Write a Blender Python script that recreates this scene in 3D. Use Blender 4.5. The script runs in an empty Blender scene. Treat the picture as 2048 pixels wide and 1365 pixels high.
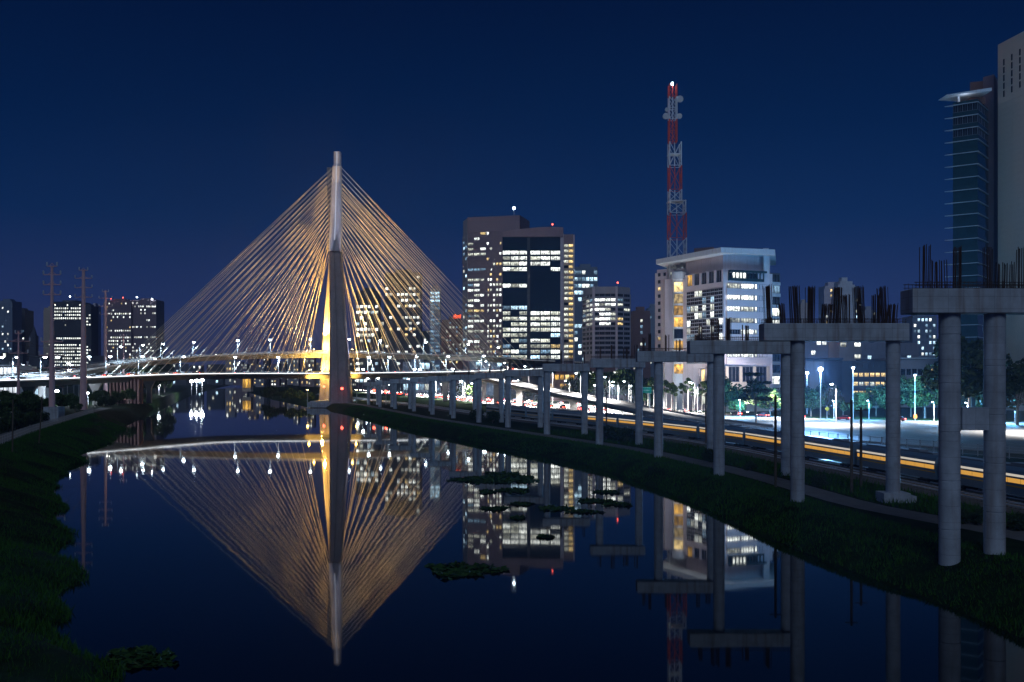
import bpy, bmesh, math, random
import numpy as np
from mathutils import Vector, Matrix

random.seed(7)
SC = bpy.context.scene
COL = SC.collection
F, HZ, H = 1991.1, 752.0, 16.8          # focal length (photo px), horizon row, camera height above the water


def PX(px, D): return (px - 1024.0) * D / F
def PZ(py, D): return H - (py - HZ) * D / F


# ------------------------------------------------------------------ camera, sky, sun, exposure
cam = bpy.data.cameras.new('camera')
cam.lens, cam.sensor_width = 35.0, 36.0
cam.shift_y = 69.5 / 2048
cam.clip_start, cam.clip_end = 0.5, 20000
camo = bpy.data.objects.new('camera', cam)
camo.location = (0, 0, H)
camo.rotation_euler = (math.radians(90), 0, 0)
COL.objects.link(camo)
SC.camera = camo
SC.view_settings.view_transform = 'Standard'
SC.view_settings.look = 'None'
SC.view_settings.exposure = 0
SC.view_settings.gamma = 1
SC.view_settings.use_curve_mapping = False
SC.cycles.use_denoising = True
SC.cycles.sample_clamp_indirect = 4
SC.cycles.max_bounces = 6
SC.cycles.diffuse_bounces = 2
SC.cycles.glossy_bounces = 3
SC.cycles.caustics_reflective = False
SC.cycles.caustics_refractive = False

SUN_EL, SUN_AZ = 36.0, 184.0
world = bpy.data.worlds.new('World')
SC.world = world
world.use_nodes = True
nt = world.node_tree
nt.nodes.clear()
out = nt.nodes.new('ShaderNodeOutputWorld')
bg1 = nt.nodes.new('ShaderNodeBackground')
sky = nt.nodes.new('ShaderNodeTexSky')
sky.sky_type = 'NISHITA'
sky.sun_disc = False
sky.sun_elevation = math.radians(-6)
sky.sun_rotation = math.radians(SUN_AZ)
sky.ozone_density = 6
nt.links.new(sky.outputs[0], bg1.inputs[0])
bg1.inputs[1].default_value = 0.05
bg2 = nt.nodes.new('ShaderNodeBackground')
tc = nt.nodes.new('ShaderNodeTexCoord')
sep = nt.nodes.new('ShaderNodeSeparateXYZ')
ramp = nt.nodes.new('ShaderNodeValToRGB')
nt.links.new(tc.outputs['Generated'], sep.inputs[0])
nt.links.new(sep.outputs['Z'], ramp.inputs[0])
el = ramp.color_ramp.elements
el[0].position, el[0].color = 0.0, (0.034, 0.044, 0.140, 1)
el[1].position, el[1].color = 1.0, (0.0004, 0.0030, 0.020, 1)
for p, c in ((0.07, (0.015, 0.031, 0.115, 1)), (0.15, (0.0030, 0.0200, 0.085, 1)), (0.24, (0.0005, 0.0120, 0.060, 1)),
             (0.36, (0.0002, 0.0060, 0.036, 1))):
    e = el.new(p)
    e.color = c
nt.links.new(ramp.outputs[0], bg2.inputs[0])
bg2.inputs[1].default_value = 1.0
add = nt.nodes.new('ShaderNodeAddShader')
nt.links.new(bg1.outputs[0], add.inputs[0])
nt.links.new(bg2.outputs[0], add.inputs[1])
nt.links.new(add.outputs[0], out.inputs[0])

sl = bpy.data.lights.new('skyglow_fill', 'SUN')       # added pale fill from behind the camera, standing for city skyglow
sl.energy = 0.52
sl.angle = math.radians(25)
sl.color = (0.56, 0.75, 1.0)
slo = bpy.data.objects.new('skyglow_fill', sl)
az, ele = math.radians(SUN_AZ), math.radians(SUN_EL)
dvec = Vector((math.sin(az) * math.cos(ele), math.cos(az) * math.cos(ele), math.sin(ele)))
slo.rotation_euler = dvec.to_track_quat('Z', 'Y').to_euler()
COL.objects.link(slo)

# ------------------------------------------------------------------ materials
MATS = {}


def mat(name, col, rough=0.8, var=0.25, scale=0.5, metal=0.0, bump=0.0, stain=0.0, spec=0.3, form=None):
    if name in MATS:
        return MATS[name]
    m = bpy.data.materials.new(name)
    m.use_nodes = True
    t = m.node_tree
    b = t.nodes['Principled BSDF']
    b.inputs['Roughness'].default_value = rough
    b.inputs['Metallic'].default_value = metal
    b.inputs['Specular IOR Level'].default_value = spec
    tc = t.nodes.new('ShaderNodeTexCoord')
    n = t.nodes.new('ShaderNodeTexNoise')
    n.inputs['Scale'].default_value = scale
    n.inputs['Detail'].default_value = 6
    n.inputs['Roughness'].default_value = 0.65
    t.links.new(tc.outputs['Object'], n.inputs['Vector'])
    mx = t.nodes.new('ShaderNodeMix')
    mx.data_type = 'RGBA'
    mx.inputs[6].default_value = tuple(c * (1 - var) for c in col) + (1,)
    mx.inputs[7].default_value = tuple(min(1, c * (1 + var)) for c in col) + (1,)
    mr = t.nodes.new('ShaderNodeMapRange')
    mr.inputs[1].default_value, mr.inputs[2].default_value = 0.3, 0.7
    t.links.new(n.outputs[0], mr.inputs[0])
    t.links.new(mr.outputs[0], mx.inputs[0])
    last = mx.outputs[2]
    if stain > 0:                                   # vertical runs of dirt and rust
        mp = t.nodes.new('ShaderNodeMapping')
        mp.inputs['Scale'].default_value = (1.3, 1.3, 0.10)
        t.links.new(tc.outputs['Object'], mp.inputs[0])
        n2 = t.nodes.new('ShaderNodeTexNoise')
        n2.inputs['Scale'].default_value = 0.9
        n2.inputs['Detail'].default_value = 5
        t.links.new(mp.outputs[0], n2.inputs['Vector'])
        r2 = t.nodes.new('ShaderNodeMapRange')
        r2.inputs[1].default_value, r2.inputs[2].default_value = 0.50, 0.72
        r2.inputs[4].default_value = stain
        t.links.new(n2.outputs[0], r2.inputs[0])
        m2 = t.nodes.new('ShaderNodeMix')
        m2.data_type = 'RGBA'
        m2.inputs[7].default_value = (col[0] * 0.50, col[1] * 0.31, col[2] * 0.22, 1)
        t.links.new(r2.outputs[0], m2.inputs[0])
        t.links.new(last, m2.inputs[6])
        last = m2.outputs[2]
    if form:                                        # formwork panel seams
        mp3 = t.nodes.new('ShaderNodeMapping')
        mp3.inputs['Rotation'].default_value = (math.radians(90), 0, 0)
        t.links.new(tc.outputs['Object'], mp3.inputs[0])
        bk = t.nodes.new('ShaderNodeTexBrick')
        bk.offset = 0.0
        bk.inputs['Color1'].default_value = (1, 1, 1, 1)
        bk.inputs['Color2'].default_value = (.93, .93, .93, 1)
        bk.inputs['Mortar'].default_value = (.66, .64, .63, 1)
        bk.inputs['Scale'].default_value = 1.0
        bk.inputs['Mortar Size'].default_value = 0.018
        bk.inputs['Brick Width'].default_value = form[0]
        bk.inputs['Row Height'].default_value = form[1]
        t.links.new(mp3.outputs[0], bk.inputs['Vector'])
        m3 = t.nodes.new('ShaderNodeMix')
        m3.data_type = 'RGBA'
        m3.blend_type = 'MULTIPLY'
        m3.inputs[0].default_value = 1.0
        t.links.new(last, m3.inputs[6])
        t.links.new(bk.outputs[0], m3.inputs[7])
        last = m3.outputs[2]
    t.links.new(last, b.inputs['Base Color'])
    if bump > 0:
        bp = t.nodes.new('ShaderNodeBump')
        bp.inputs['Strength'].default_value = bump
        bp.inputs['Distance'].default_value = 0.1
        t.links.new(n.outputs[0], bp.inputs['Height'])
        t.links.new(bp.outputs[0], b.inputs['Normal'])
    MATS[name] = m
    return m


def emit(name, col, strength, interior=False, light=False):
    """A thing that gives off light; interior=True varies it from window to window and inside each (blinds, desks, ceiling lights)."""
    if name in MATS:
        return MATS[name]
    m = bpy.data.materials.new(name)
    m.use_nodes = True
    t = m.node_tree
    b = t.nodes['Principled BSDF']
    b.inputs['Base Color'].default_value = (0.03, 0.035, 0.045, 1)
    b.inputs['Roughness'].default_value = 0.15
    b.inputs['Emission Color'].default_value = tuple(col) + (1,)
    b.inputs['Emission Strength'].default_value = strength
    if interior:
        tc = t.nodes.new('ShaderNodeTexCoord')
        oi = t.nodes.new('ShaderNodeObjectInfo')
        mp = t.nodes.new('ShaderNodeMapping')
        cb = t.nodes.new('ShaderNodeCombineXYZ')
        ml = t.nodes.new('ShaderNodeMath')
        ml.operation = 'MULTIPLY'
        ml.inputs[1].default_value = 97.0
        t.links.new(oi.outputs['Random'], ml.inputs[0])
        for i in range(3):
            t.links.new(ml.outputs[0], cb.inputs[i])
        t.links.new(tc.outputs['Generated'], mp.inputs[0])
        t.links.new(cb.outputs[0], mp.inputs['Location'])
        mp.inputs['Scale'].default_value = (5.0, 1.0, 2.0)
        n = t.nodes.new('ShaderNodeTexNoise')
        n.inputs['Scale'].default_value = 1.0
        n.inputs['Detail'].default_value = 2
        t.links.new(mp.outputs[0], n.inputs['Vector'])
        r = t.nodes.new('ShaderNodeMapRange')
        r.inputs[1].default_value, r.inputs[2].default_value = 0.32, 0.62
        r.inputs[3].default_value, r.inputs[4].default_value = 0.12, 1.0
        t.links.new(n.outputs[0], r.inputs[0])
        sp = t.nodes.new('ShaderNodeSeparateXYZ')
        t.links.new(tc.outputs['Generated'], sp.inputs[0])
        r3 = t.nodes.new('ShaderNodeMapRange')          # ceilings with tubes above, desks below
        r3.inputs[1].default_value, r3.inputs[2].default_value = 0.05, 0.75
        r3.inputs[3].default_value, r3.inputs[4].default_value = 0.45, 1.15
        t.links.new(sp.outputs['Z'], r3.inputs[0])
        a = t.nodes.new('ShaderNodeMath')
        a.operation = 'MULTIPLY'
        t.links.new(r.outputs[0], a.inputs[0])
        t.links.new(r3.outputs[0], a.inputs[1])
        r2 = t.nodes.new('ShaderNodeMapRange')
        r2.inputs[3].default_value, r2.inputs[4].default_value = 0.5 * strength, 1.4 * strength
        t.links.new(oi.outputs['Random'], r2.inputs[0])
        a2 = t.nodes.new('ShaderNodeMath')
        a2.operation = 'MULTIPLY'
        t.links.new(a.outputs[0], a2.inputs[0])
        t.links.new(r2.outputs[0], a2.inputs[1])
        t.links.new(a2.outputs[0], b.inputs['Emission Strength'])
    m.cycles.emission_sampling = 'AUTO' if light else 'NONE'
    MATS[name] = m
    return m


M_CONC = mat('raw_concrete', (0.40, 0.43, 0.48), 0.85, 0.25, 0.55, bump=0.25, stain=0.55, form=(30.0, 1.3))
M_CAP = mat('cap_concrete', (0.42, 0.45, 0.49), 0.85, 0.24, 0.5, bump=0.25, stain=0.8, form=(1.22, 0.98))
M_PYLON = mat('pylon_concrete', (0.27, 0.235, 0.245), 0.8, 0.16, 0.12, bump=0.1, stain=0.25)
M_MAST = mat('floodlit_mast_concrete', (0.46, 0.45, 0.50), 0.75, 0.10, 0.2, stain=0.15)  # lighter than the leg: its floodlit paleness is put into the colour
M_DECK = mat('deck_concrete', (0.33, 0.32, 0.31), 0.8, 0.12, 0.2)
M_CABLE = mat('yellow_cable', (0.82, 0.70, 0.54), 0.45, 0.05, 1)
M_REBAR = mat('rusty_steel', (0.060, 0.032, 0.026), 0.8, 0.35, 3)
M_STEELPOLE = mat('painted_steel', (0.72, 0.42, 0.42), 0.55, 0.12, 0.4)
M_GALV = mat('galvanised_steel', (0.42, 0.43, 0.45), 0.5, 0.1, 1)
M_BLACK = mat('dark_metal', (0.03, 0.03, 0.035), 0.6, 0.2, 1)
M_WOOD = mat('weathered_wood', (0.10, 0.075, 0.055), 0.9, 0.3, 1)
M_ASPH = mat('asphalt', (0.19, 0.185, 0.18), 0.75, 0.12, 0.35)
M_PATH = mat('worn_path', (0.15, 0.14, 0.135), 0.9, 0.2, 0.5)
M_PAINT = mat('road_paint', (0.75, 0.75, 0.72), 0.7, 0.1, 1)
M_BALLAST = mat('ballast', (0.10, 0.09, 0.085), 0.95, 0.4, 2.5, bump=0.6)
M_RAIL = mat('polished_rail', (0.70, 0.72, 0.78), 0.3, 0.1, 1, metal=0.4)
M_SLEEPER = mat('sleeper', (0.13, 0.12, 0.11), 0.9, 0.2, 1)
M_SOIL = mat('grassy_soil', (0.010, 0.022, 0.006), 0.98, 0.7, 0.35, bump=0.8, spec=0.05)
M_GROUND = mat('dark_ground', (0.035, 0.04, 0.035), 0.95, 0.4, 0.05)
M_BARK = mat('bark', (0.16, 0.13, 0.11), 0.9, 0.25, 2)
M_PALEBARK = mat('pale_bark', (0.5, 0.48, 0.45), 0.8, 0.15, 2)


def leaf_mat(name, c1, c2, rough=0.6):
    m = bpy.data.materials.new(name)
    m.use_nodes = True
    t = m.node_tree
    b = t.nodes['Principled BSDF']
    b.inputs['Roughness'].default_value = rough
    b.inputs['Specular IOR Level'].default_value = 0.06
    g = t.nodes.new('ShaderNodeNewGeometry')
    mx = t.nodes.new('ShaderNodeMix')
    mx.data_type = 'RGBA'
    mx.inputs[6].default_value = c1 + (1,)
    mx.inputs[7].default_value = c2 + (1,)
    t.links.new(g.outputs['Random Per Island'], mx.inputs[0])
    t.links.new(mx.outputs[2], b.inputs['Base Color'])
    return m


M_LEAF = leaf_mat('broad_leaves', (0.022, 0.045, 0.018), (0.085, 0.13, 0.04))
M_LEAF2 = leaf_mat('dark_leaves', (0.015, 0.028, 0.013), (0.05, 0.075, 0.03))
M_GRASS = leaf_mat('grass_blades', (0.014, 0.055, 0.008), (0.045, 0.125, 0.016), 0.9)
M_FLOAT = leaf_mat('floating_leaves', (0.015, 0.045, 0.012), (0.05, 0.10, 0.025))

# ------------------------------------------------------------------ mesh helpers


class MB:
    def __init__(s):
        s.v, s.f, s.m = [], [], []

    def box(s, c, size, yaw=0.0, mi=0):
        x, y, z = size[0] / 2, size[1] / 2, size[2] / 2
        cs, sn = math.cos(yaw), math.sin(yaw)
        i = len(s.v)
        for dz in (-z, z):
            for dx, dy in ((-x, -y), (x, -y), (x, y), (-x, y)):
                s.v.append((c[0] + dx * cs - dy * sn, c[1] + dx * sn + dy * cs, c[2] + dz))
        for q in ((3, 2, 1, 0), (4, 5, 6, 7), (0, 1, 5, 4), (1, 2, 6, 5), (2, 3, 7, 6), (3, 0, 4, 7)):
            s.f.append(tuple(i + k for k in q))
            s.m.append(mi)
        return s

    def bar(s, p, q, r0, r1=None, n=6, mi=0, cap=True):
        r1 = r0 if r1 is None else r1
        p, q = Vector(p), Vector(q)
        d = (q - p).normalized()
        a = d.orthogonal().normalized()
        b = d.cross(a)
        i = len(s.v)
        for c, r in ((p, r0), (q, r1)):
            for k in range(n):
                t = 2 * math.pi * k / n
                s.v.append(tuple(c + a * (r * math.cos(t)) + b * (r * math.sin(t))))
        for k in range(n):
            s.f.append((i + k, i + (k + 1) % n, i + n + (k + 1) % n, i + n + k))
            s.m.append(mi)
        if cap:
            s.f.append(tuple(i + k for k in reversed(range(n))))
            s.f.append(tuple(i + n + k for k in range(n)))
            s.m += [mi, mi]
        return s

    def loft(s, rings, mi=0, cap=True):
        n = len(rings[0])
        i = len(s.v)
        for r in rings:
            s.v += [tuple(p) for p in r]
        for j in range(len(rings) - 1):
            for k in range(n):
                a, b = i + j * n + k, i + j * n + (k + 1) % n
                s.f.append((a, b, b + n, a + n))
                s.m.append(mi)
        if cap:
            s.f.append(tuple(i + k for k in reversed(range(n))))
            s.f.append(tuple(i + (len(rings) - 1) * n + k for k in range(n)))
            s.m += [mi, mi]
        return s

    def lathe(s, c, prof, n=16, mi=0):
        rings = [[(c[0] + r * math.cos(2 * math.pi * k / n), c[1] + r * math.sin(2 * math.pi * k / n), c[2] + z) for k in range(n)]
                 for r, z in prof]
        return s.loft(rings, mi)

    def prism(s, poly, z0, z1, mi=0):
        a = sum(poly[k][0] * poly[(k + 1) % len(poly)][1] - poly[(k + 1) % len(poly)][0] * poly[k][1] for k in range(len(poly)))
        if a < 0:
            poly = poly[::-1]
        return s.loft([[(x, y, z0) for x, y in poly], [(x, y, z1) for x, y in poly]], mi)

    def sweep(s, path, prof, mi=0, closed=True, cap=True):
        """Profile points (sideways, up) carried along a path; sideways is to the right of travel."""
        P = [Vector(p) for p in path]
        rings = []
        for k, p in enumerate(P):
            d = (P[min(k + 1, len(P) - 1)] - P[max(k - 1, 0)])
            d.z = 0
            d.normalize()
            r = Vector((d.y, -d.x, 0))
            rings.append([tuple(p + r * a + Vector((0, 0, h))) for a, h in prof])
        if closed:
            return s.loft(rings, mi, cap)
        n, i = len(prof), len(s.v)
        for r in rings:
            s.v += r
        for j in range(len(rings) - 1):
            for k in range(n - 1):
                a = i + j * n + k
                s.f.append((a, a + 1, a + 1 + n, a + n))
                s.m.append(mi)
        return s

    def mesh(s, name, mats, off=(0, 0, 0), smooth=False):
        me = bpy.data.meshes.new(name)
        v = [(a - off[0], b - off[1], c - off[2]) for a, b, c in s.v] if any(off) else s.v
        me.from_pydata(v, [], s.f)
        for m in (mats if isinstance(mats, (list, tuple)) else [mats]):
            me.materials.append(m)
        if any(s.m):
            me.polygons.foreach_set('material_index', s.m)
        if smooth:
            me.polygons.foreach_set('use_smooth', [True] * len(me.polygons))
            me.update()
            me.set_sharp_from_angle(angle=math.radians(32))
        me.update()
        return me


def link(name, data, parent=None, loc=(0, 0, 0), rz=0.0, scale=None):
    o = bpy.data.objects.new(name, data)
    COL.objects.link(o)
    o.location = loc
    if rz:
        o.rotation_euler = (0, 0, rz)
    if scale:
        o.scale = scale
    if parent is not None:
        o.parent = parent
    return o


def thing(name, label, cat, loc=(0, 0, 0), group=None, rz=0.0):
    o = link(name, None, None, loc, rz)
    o.empty_display_size = 0.5
    o['label'], o['category'] = label, cat
    if group:
        o['group'] = group
    return o


def tag(o, label, cat, group=None, kind=None):
    o['label'], o['category'] = label, cat
    if group:
        o['group'] = group
    if kind:
        o['kind'] = kind
    return o


def part(name, mb, mats, root, smooth=False, label=None, kind=None):
    """A part given in world coordinates, hung under its (unrotated) thing."""
    off = tuple(root.location) if root is not None else (0, 0, 0)
    o = link(name, mb.mesh(name, mats, off, smooth), root)
    if label:
        o['label'] = label
    if kind:
        o['kind'] = kind
    return o


def struct(name, mb, mats, smooth=False):
    o = link(name, mb.mesh(name, mats, (0, 0, 0), smooth))
    o['kind'] = 'structure'
    return o


def dup(root, loc, rz=0.0, label=None, group=None, scale=None):
    r = root.copy()
    COL.objects.link(r)
    r.location, r.rotation_euler = loc, (0, 0, rz)
    if scale:
        r.scale = scale
    if label:
        r['label'] = label
    if group:
        r['group'] = group
    for ch in list(root.children):
        c = ch.copy()
        COL.objects.link(c)
        c.parent = r
        for g in list(ch.children):
            d = g.copy()
            COL.objects.link(d)
            d.parent = c
    return r


def catmull(pts, step=4.0):
    P = [Vector(p) for p in pts]
    P = [P[0] * 2 - P[1]] + P + [P[-1] * 2 - P[-2]]
    out = []
    for i in range(1, len(P) - 2):
        p0, p1, p2, p3 = P[i - 1], P[i], P[i + 1], P[i + 2]
        n = max(2, int((p2 - p1).length / step))
        for k in range(n):
            t = k / n
            out.append(0.5 * ((2 * p1) + (p2 - p0) * t + (2 * p0 - 5 * p1 + 4 * p2 - p3) * t * t + (3 * p1 - p0 - 3 * p2 + p3) * t ** 3))
    out.append(P[-2].copy())
    return out


def along(path, s):
    """Point and heading at arc length s."""
    for a, b in zip(path, path[1:]):
        l = (b - a).length
        if s <= l:
            return a + (b - a) * (s / l), math.atan2(b.y - a.y, b.x - a.x)
        s -= l
    a, b = path[-2], path[-1]
    return b.copy(), math.atan2(b.y - a.y, b.x - a.x)


def plen(path): return sum((b - a).length for a, b in zip(path, path[1:]))


def lerp_table(tab):
    xs, ys = [a for a, _ in tab], [b for _, b in tab]
    return lambda v: float(np.interp(v, xs, ys))


CUBE = {}


def cube(m):
    if m.name not in CUBE:
        CUBE[m.name] = MB().box((0, 0, 0), (1, 1, 1)).mesh('block_' + m.name, m)
    return CUBE[m.name]


def block(name, m, root, c, size, yaw=0.0):
    """A box part: shared unit mesh, placed in world coordinates under an unrotated root."""
    l = root.location
    return link(name, cube(m), root, (c[0] - l.x, c[1] - l.y, c[2] - l.z), yaw, size)


# ------------------------------------------------------------------ river, banks, ground
ground_z = 2.5
rcrest = lerp_table([(-60, 42), (40, 40), (72, 37), (85, 34.5), (107, 31), (136, 28.5), (154, 26), (167, 23.4), (189, 19), (210, 12), (229, 4.5), (296, -20),
                     (337, -35), (413, -58), (480, -78), (560, -108), (800, -192), (1079, -282), (1672, -436), (2000, -520)])
lcrest = lerp_table([(-60, -22), (30, -34), (63, -45), (83, -54), (116, -69), (143, -79), (166, -87), (219, -105), (327, -138), (531, -192), (800, -268), (1079, -345),
                     (1672, -500), (2000, -580)])
lwater = lerp_table([(-60, -4), (30, -13), (55, -21), (63, -26), (74, -33), (83, -35.5), (92, -43), (102, -44.5), (116, -53), (130, -59), (143, -65), (180, -80), (219, -93),
                     (325, -127), (492, -178), (700, -240), (1013, -322), (1672, -478), (2000, -555)])
rng = np.random.default_rng(5)


NOISE = np.random.default_rng(11).uniform(-1, 1, 4096)


def vnoise(t):                                       # smooth irregular wandering, never repeating along the river
    i = math.floor(t)
    f = t - i
    f = f * f * (3 - 2 * f)
    return float(NOISE[i % 4096] * (1 - f) + NOISE[(i + 1) % 4096] * f)


def wob(y, k): return 2.1 * vnoise(y / 13.0 + 50 * k + 100) + 1.2 * vnoise(y / 4.7 + 90 * k + 300) + 0.6 * vnoise(y / 1.9 + 700 * k + 900)


YS = list(np.arange(-60, 260, 2.0)) + list(np.arange(260, 600, 6.0)) + list(np.arange(600, 2001, 40.0))


def flat(y): return 3.4 * math.exp(-((y - 79) / 8.0) ** 2)      # the slope is gentler where the nearest pier stands


def land_strip(name, rows, m):
    mb = MB()
    n = len(rows[0])
    for r in rows:
        mb.v += [tuple(map(float, p)) for p in r]
    for j in range(len(rows) - 1):
        for k in range(n - 1):
            a = j * n + k
            mb.f.append((a, a + 1, a + 1 + n, a + n))
            mb.m.append(0)
    return struct(name, mb, m, True)


rows = []
for y in YS:
    c = rcrest(y)
    w = 0.45 * wob(y, 1.0) * (1 if y < 300 else 0.3)
    jit = lambda a: a * 1.6 * (vnoise(y / 6.0 + 2600 + a * 90) + .6 * vnoise(y / 2.5 + 3100))
    rows.append([(c - 8.0 + w, y, -1.5), (c - 5.2 + w, y, 0.05), (c - 4.0 + w * 0.7 + .3 * flat(y), y, 0.8 + jit(.12)), (c - 2.2 + w * 0.3 + .7 * flat(y), y, 1.75 + jit(.15)), (c - 0.6 + flat(y), y, 2.45 + jit(.08)),
                 (c + 1.2 + flat(y), y, ground_z + jit(.05)), (c + 5, y, ground_z), (c + 40, y, ground_z), (c + 150, y, ground_z), (c + 700, y, ground_z), (c + 3500, y, ground_z)])
land_strip('right_bank', rows, M_SOIL)
rows = []
for y in YS:
    c, w0 = lcrest(y), lwater(y)
    k = wob(y, 0.3) * (1.0 if y < 320 else 0.3)
    w0 += k
    d = w0 - c
    bz = lambda a: a * 1.5 * (vnoise(y / 9.0 + 1500 + a * 100) + .7 * vnoise(y / 3.1 + 2200 + a * 60))
    rows.append([(c - 2900, y, 4.0), (c - 400, y, 4.0), (c - 60, y, 4.0), (c - 12, y, 4.0), (c - 1.5, y, 4.0), (c + d * .12, y, 3.8 + bz(.08)), (c + d * .35, y, 3.0 + bz(.25)),
                 (c + d * .6, y, 2.0 + bz(.3)), (c + d * .85, y, 0.9 + bz(.2)), (w0, y, 0.02), (w0 + 2.5, y, -1.5)])
land_strip('left_bank', rows, M_SOIL)
mb = MB()
mb.v = [(-3600, 2000, 2.2), (3600, 2000, 2.2), (3600, 6000, 2.2), (-3600, 6000, 2.2)]
mb.f, mb.m = [(0, 1, 2, 3)], [0]
struct('far_ground', mb, M_GROUND)

# water
mw = bpy.data.materials.new('river_water')
mw.use_nodes = True
t = mw.node_tree
b = t.nodes['Principled BSDF']
b.inputs['Base Color'].default_value = (0.0015, 0.0025, 0.006, 1)
b.inputs['Roughness'].default_value = 0.026
b.inputs['IOR'].default_value = 1.333
tc = t.nodes.new('ShaderNodeTexCoord')
bumps = []
prev = None
for sc_, st, di in (((0.04, 0.06, 1), 0.016, 0.6), ((0.35, 0.5, 1), 0.006, 0.10)):
    mp = t.nodes.new('ShaderNodeMapping')
    mp.inputs['Scale'].default_value = sc_
    t.links.new(tc.outputs['Object'], mp.inputs[0])
    n = t.nodes.new('ShaderNodeTexNoise')
    n.inputs['Scale'].default_value = 1.0
    n.inputs['Detail'].default_value = 3
    t.links.new(mp.outputs[0], n.inputs['Vector'])
    bp = t.nodes.new('ShaderNodeBump')
    bp.inputs['Strength'].default_value = st
    bp.inputs['Distance'].default_value = di
    t.links.new(n.outputs[0], bp.inputs['Height'])
    if prev:
        t.links.new(prev.outputs[0], bp.inputs['Normal'])
    prev = bp
t.links.new(prev.outputs[0], b.inputs['Normal'])
mb = MB()
mb.v = [(-900, -60, 0), (120, -60, 0), (120, 2000, 0), (-900, 2000, 0)]
mb.f, mb.m = [(0, 1, 2, 3)], [0]
struct('river_water', mb, mw)


def strip(name, pts, w, z, m):
    mb = MB()
    mb.sweep([(x, y, z) for x, y in pts], [(-w / 2, 0), (w / 2, 0)], closed=False)
    return struct(name, mb, m)


ys = np.arange(30, 520, 6.0)
poff = lerp_table([(30, 13.5), (88, 12), (111, 7.6), (187, 6.6), (300, 7), (520, 8)])
strip('service_path', [(rcrest(y) + poff(y), y) for y in ys], 4.2, ground_z + 0.03, M_PATH)
roff = lerp_table([(30, 27), (110, 26.5), (160, 25.5), (245, 34), (340, 34), (800, 34)])
ys2 = np.arange(20, 760, 6.0)
track_c = [(rcrest(y) + roff(y), y) for y in ys2]
track_s = [Vector((x, y, 0)) for x, y in track_c]
for _ in range(12):
    track_s = [track_s[0]] + [(track_s[i - 1] + track_s[i] * 2 + track_s[i + 1]) / 4 for i in range(1, len(track_s) - 1)] + [track_s[-1]]


def offset_path(path, a):
    out = []
    for k, p in enumerate(path):
        d = path[min(k + 1, len(path) - 1)] - path[max(k - 1, 0)]
        d.z = 0
        d.normalize()
        out.append(p + Vector((d.y, -d.x, 0)) * a)
    return out


mb = MB()
mb.sweep([(p.x, p.y, ground_z) for p in track_s], [(-6.6, 0), (-5.6, 0.3), (3.0, 0.3), (4.0, 0)], closed=False)
struct('railway_ballast', mb, M_BALLAST)
near_track = offset_path(track_s, -3.9)


def track(path, label):
    r = thing('railway_track', label, 'railway track', (path[0].x, path[0].y, ground_z))
    r['kind'] = 'structure'
    for g in (-0.8, 0.8):
        m_ = MB()
        m_.sweep([(p.x, p.y, ground_z) for p in offset_path(path, g)], [(-.05, .42), (-.05, .60), (.05, .60), (.05, .42)])
        part('rail', m_, M_RAIL, r)
    m_ = MB()
    L, s = min(plen(path), 330), 0
    while s < L:
        p, a = along(path, s)
        m_.box((p.x, p.y, ground_z + .36), (.26, 2.7, .16), a)
        s += 0.75
    part('sleepers', m_, M_SLEEPER, r, kind='stuff')


track(near_track, 'empty railway track with shiny rails between the service path and the train')
track(track_s, 'railway track carrying the long commuter train')

# expressway, from the fence line out to the trees
fence_line = catmull([(118, 95, 0), (101, 138, 0), (87, 169, 0), (67, 214, 0), (54, 268, 0), (36, 340, 0), (8, 440, 0), (-25, 540, 0), (-70, 690, 0), (-170, 950, 0)], 8)
far_edge = catmull([(330, 250, 0), (230, 278, 0), (150, 305, 0), (102, 331, 0), (77, 376, 0), (52, 436, 0), (20, 520, 0), (-15, 610, 0), (-55, 740, 0), (-150, 980, 0)], 8)


def resample(path, n):
    L = plen(path)
    return [along(path, L * k / (n - 1))[0] for k in range(n)]


NR = 90
fa, fb = resample(fence_line, NR), resample(far_edge, NR)


def lane(u, a=0, b=NR, z=0.0): return [Vector(((1 - u) * fa[k].x + u * fb[k].x, (1 - u) * fa[k].y + u * fb[k].y, ground_z + z)) for k in range(a, b)]


mb = MB()
e0, e1 = lane(0.06, z=.03), lane(1.0, z=.03)
mb.v = [tuple(p) for q in zip(e0, e1) for p in q]
for k in range(NR - 1):
    mb.f.append((2 * k, 2 * k + 1, 2 * k + 3, 2 * k + 2))
    mb.m.append(0)
struct('expressway', mb, M_ASPH)
mb = MB()
for u in (0.10, 0.52, 0.95):
    mb.sweep(lane(u, z=.036), [(-.12, 0), (.12, 0)], closed=False)
for u in (0.2, 0.31, 0.42, 0.63, 0.74, 0.85):
    L = lane(u, z=.036)
    tot, s = plen(L), 0
    while s < tot - 4:
        p, a = along(L, s)
        q, _ = along(L, s + 3.5)
        mb.sweep([p, q], [(-.1, 0), (.1, 0)], closed=False)
        s += 10
struct('lane_markings', mb, M_PAINT)
for u, w, nm in ((0.06, .5, 'kerb'), (0.99, .6, 'kerb')):
    mb = MB()
    mb.sweep(lane(u), [(-w / 2, 0), (-w / 2, .16), (w / 2, .16), (w / 2, 0)])
    struct(nm, mb, M_DECK)

# ------------------------------------------------------------------ lamps
M_BULB = emit('lamp_glow', (0.75, 0.90, 1.0), 40)
M_BULBW = emit('warm_lamp_glow', (1.0, 0.70, 0.32), 30)
M_RED = emit('red_lamp_glow', (1.0, 0.10, 0.06), 7)
M_FLOODL = emit('floodlight_glow', (0.95, 0.95, 1.0), 60)
COOL = (0.55, 0.78, 1.0)


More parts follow.
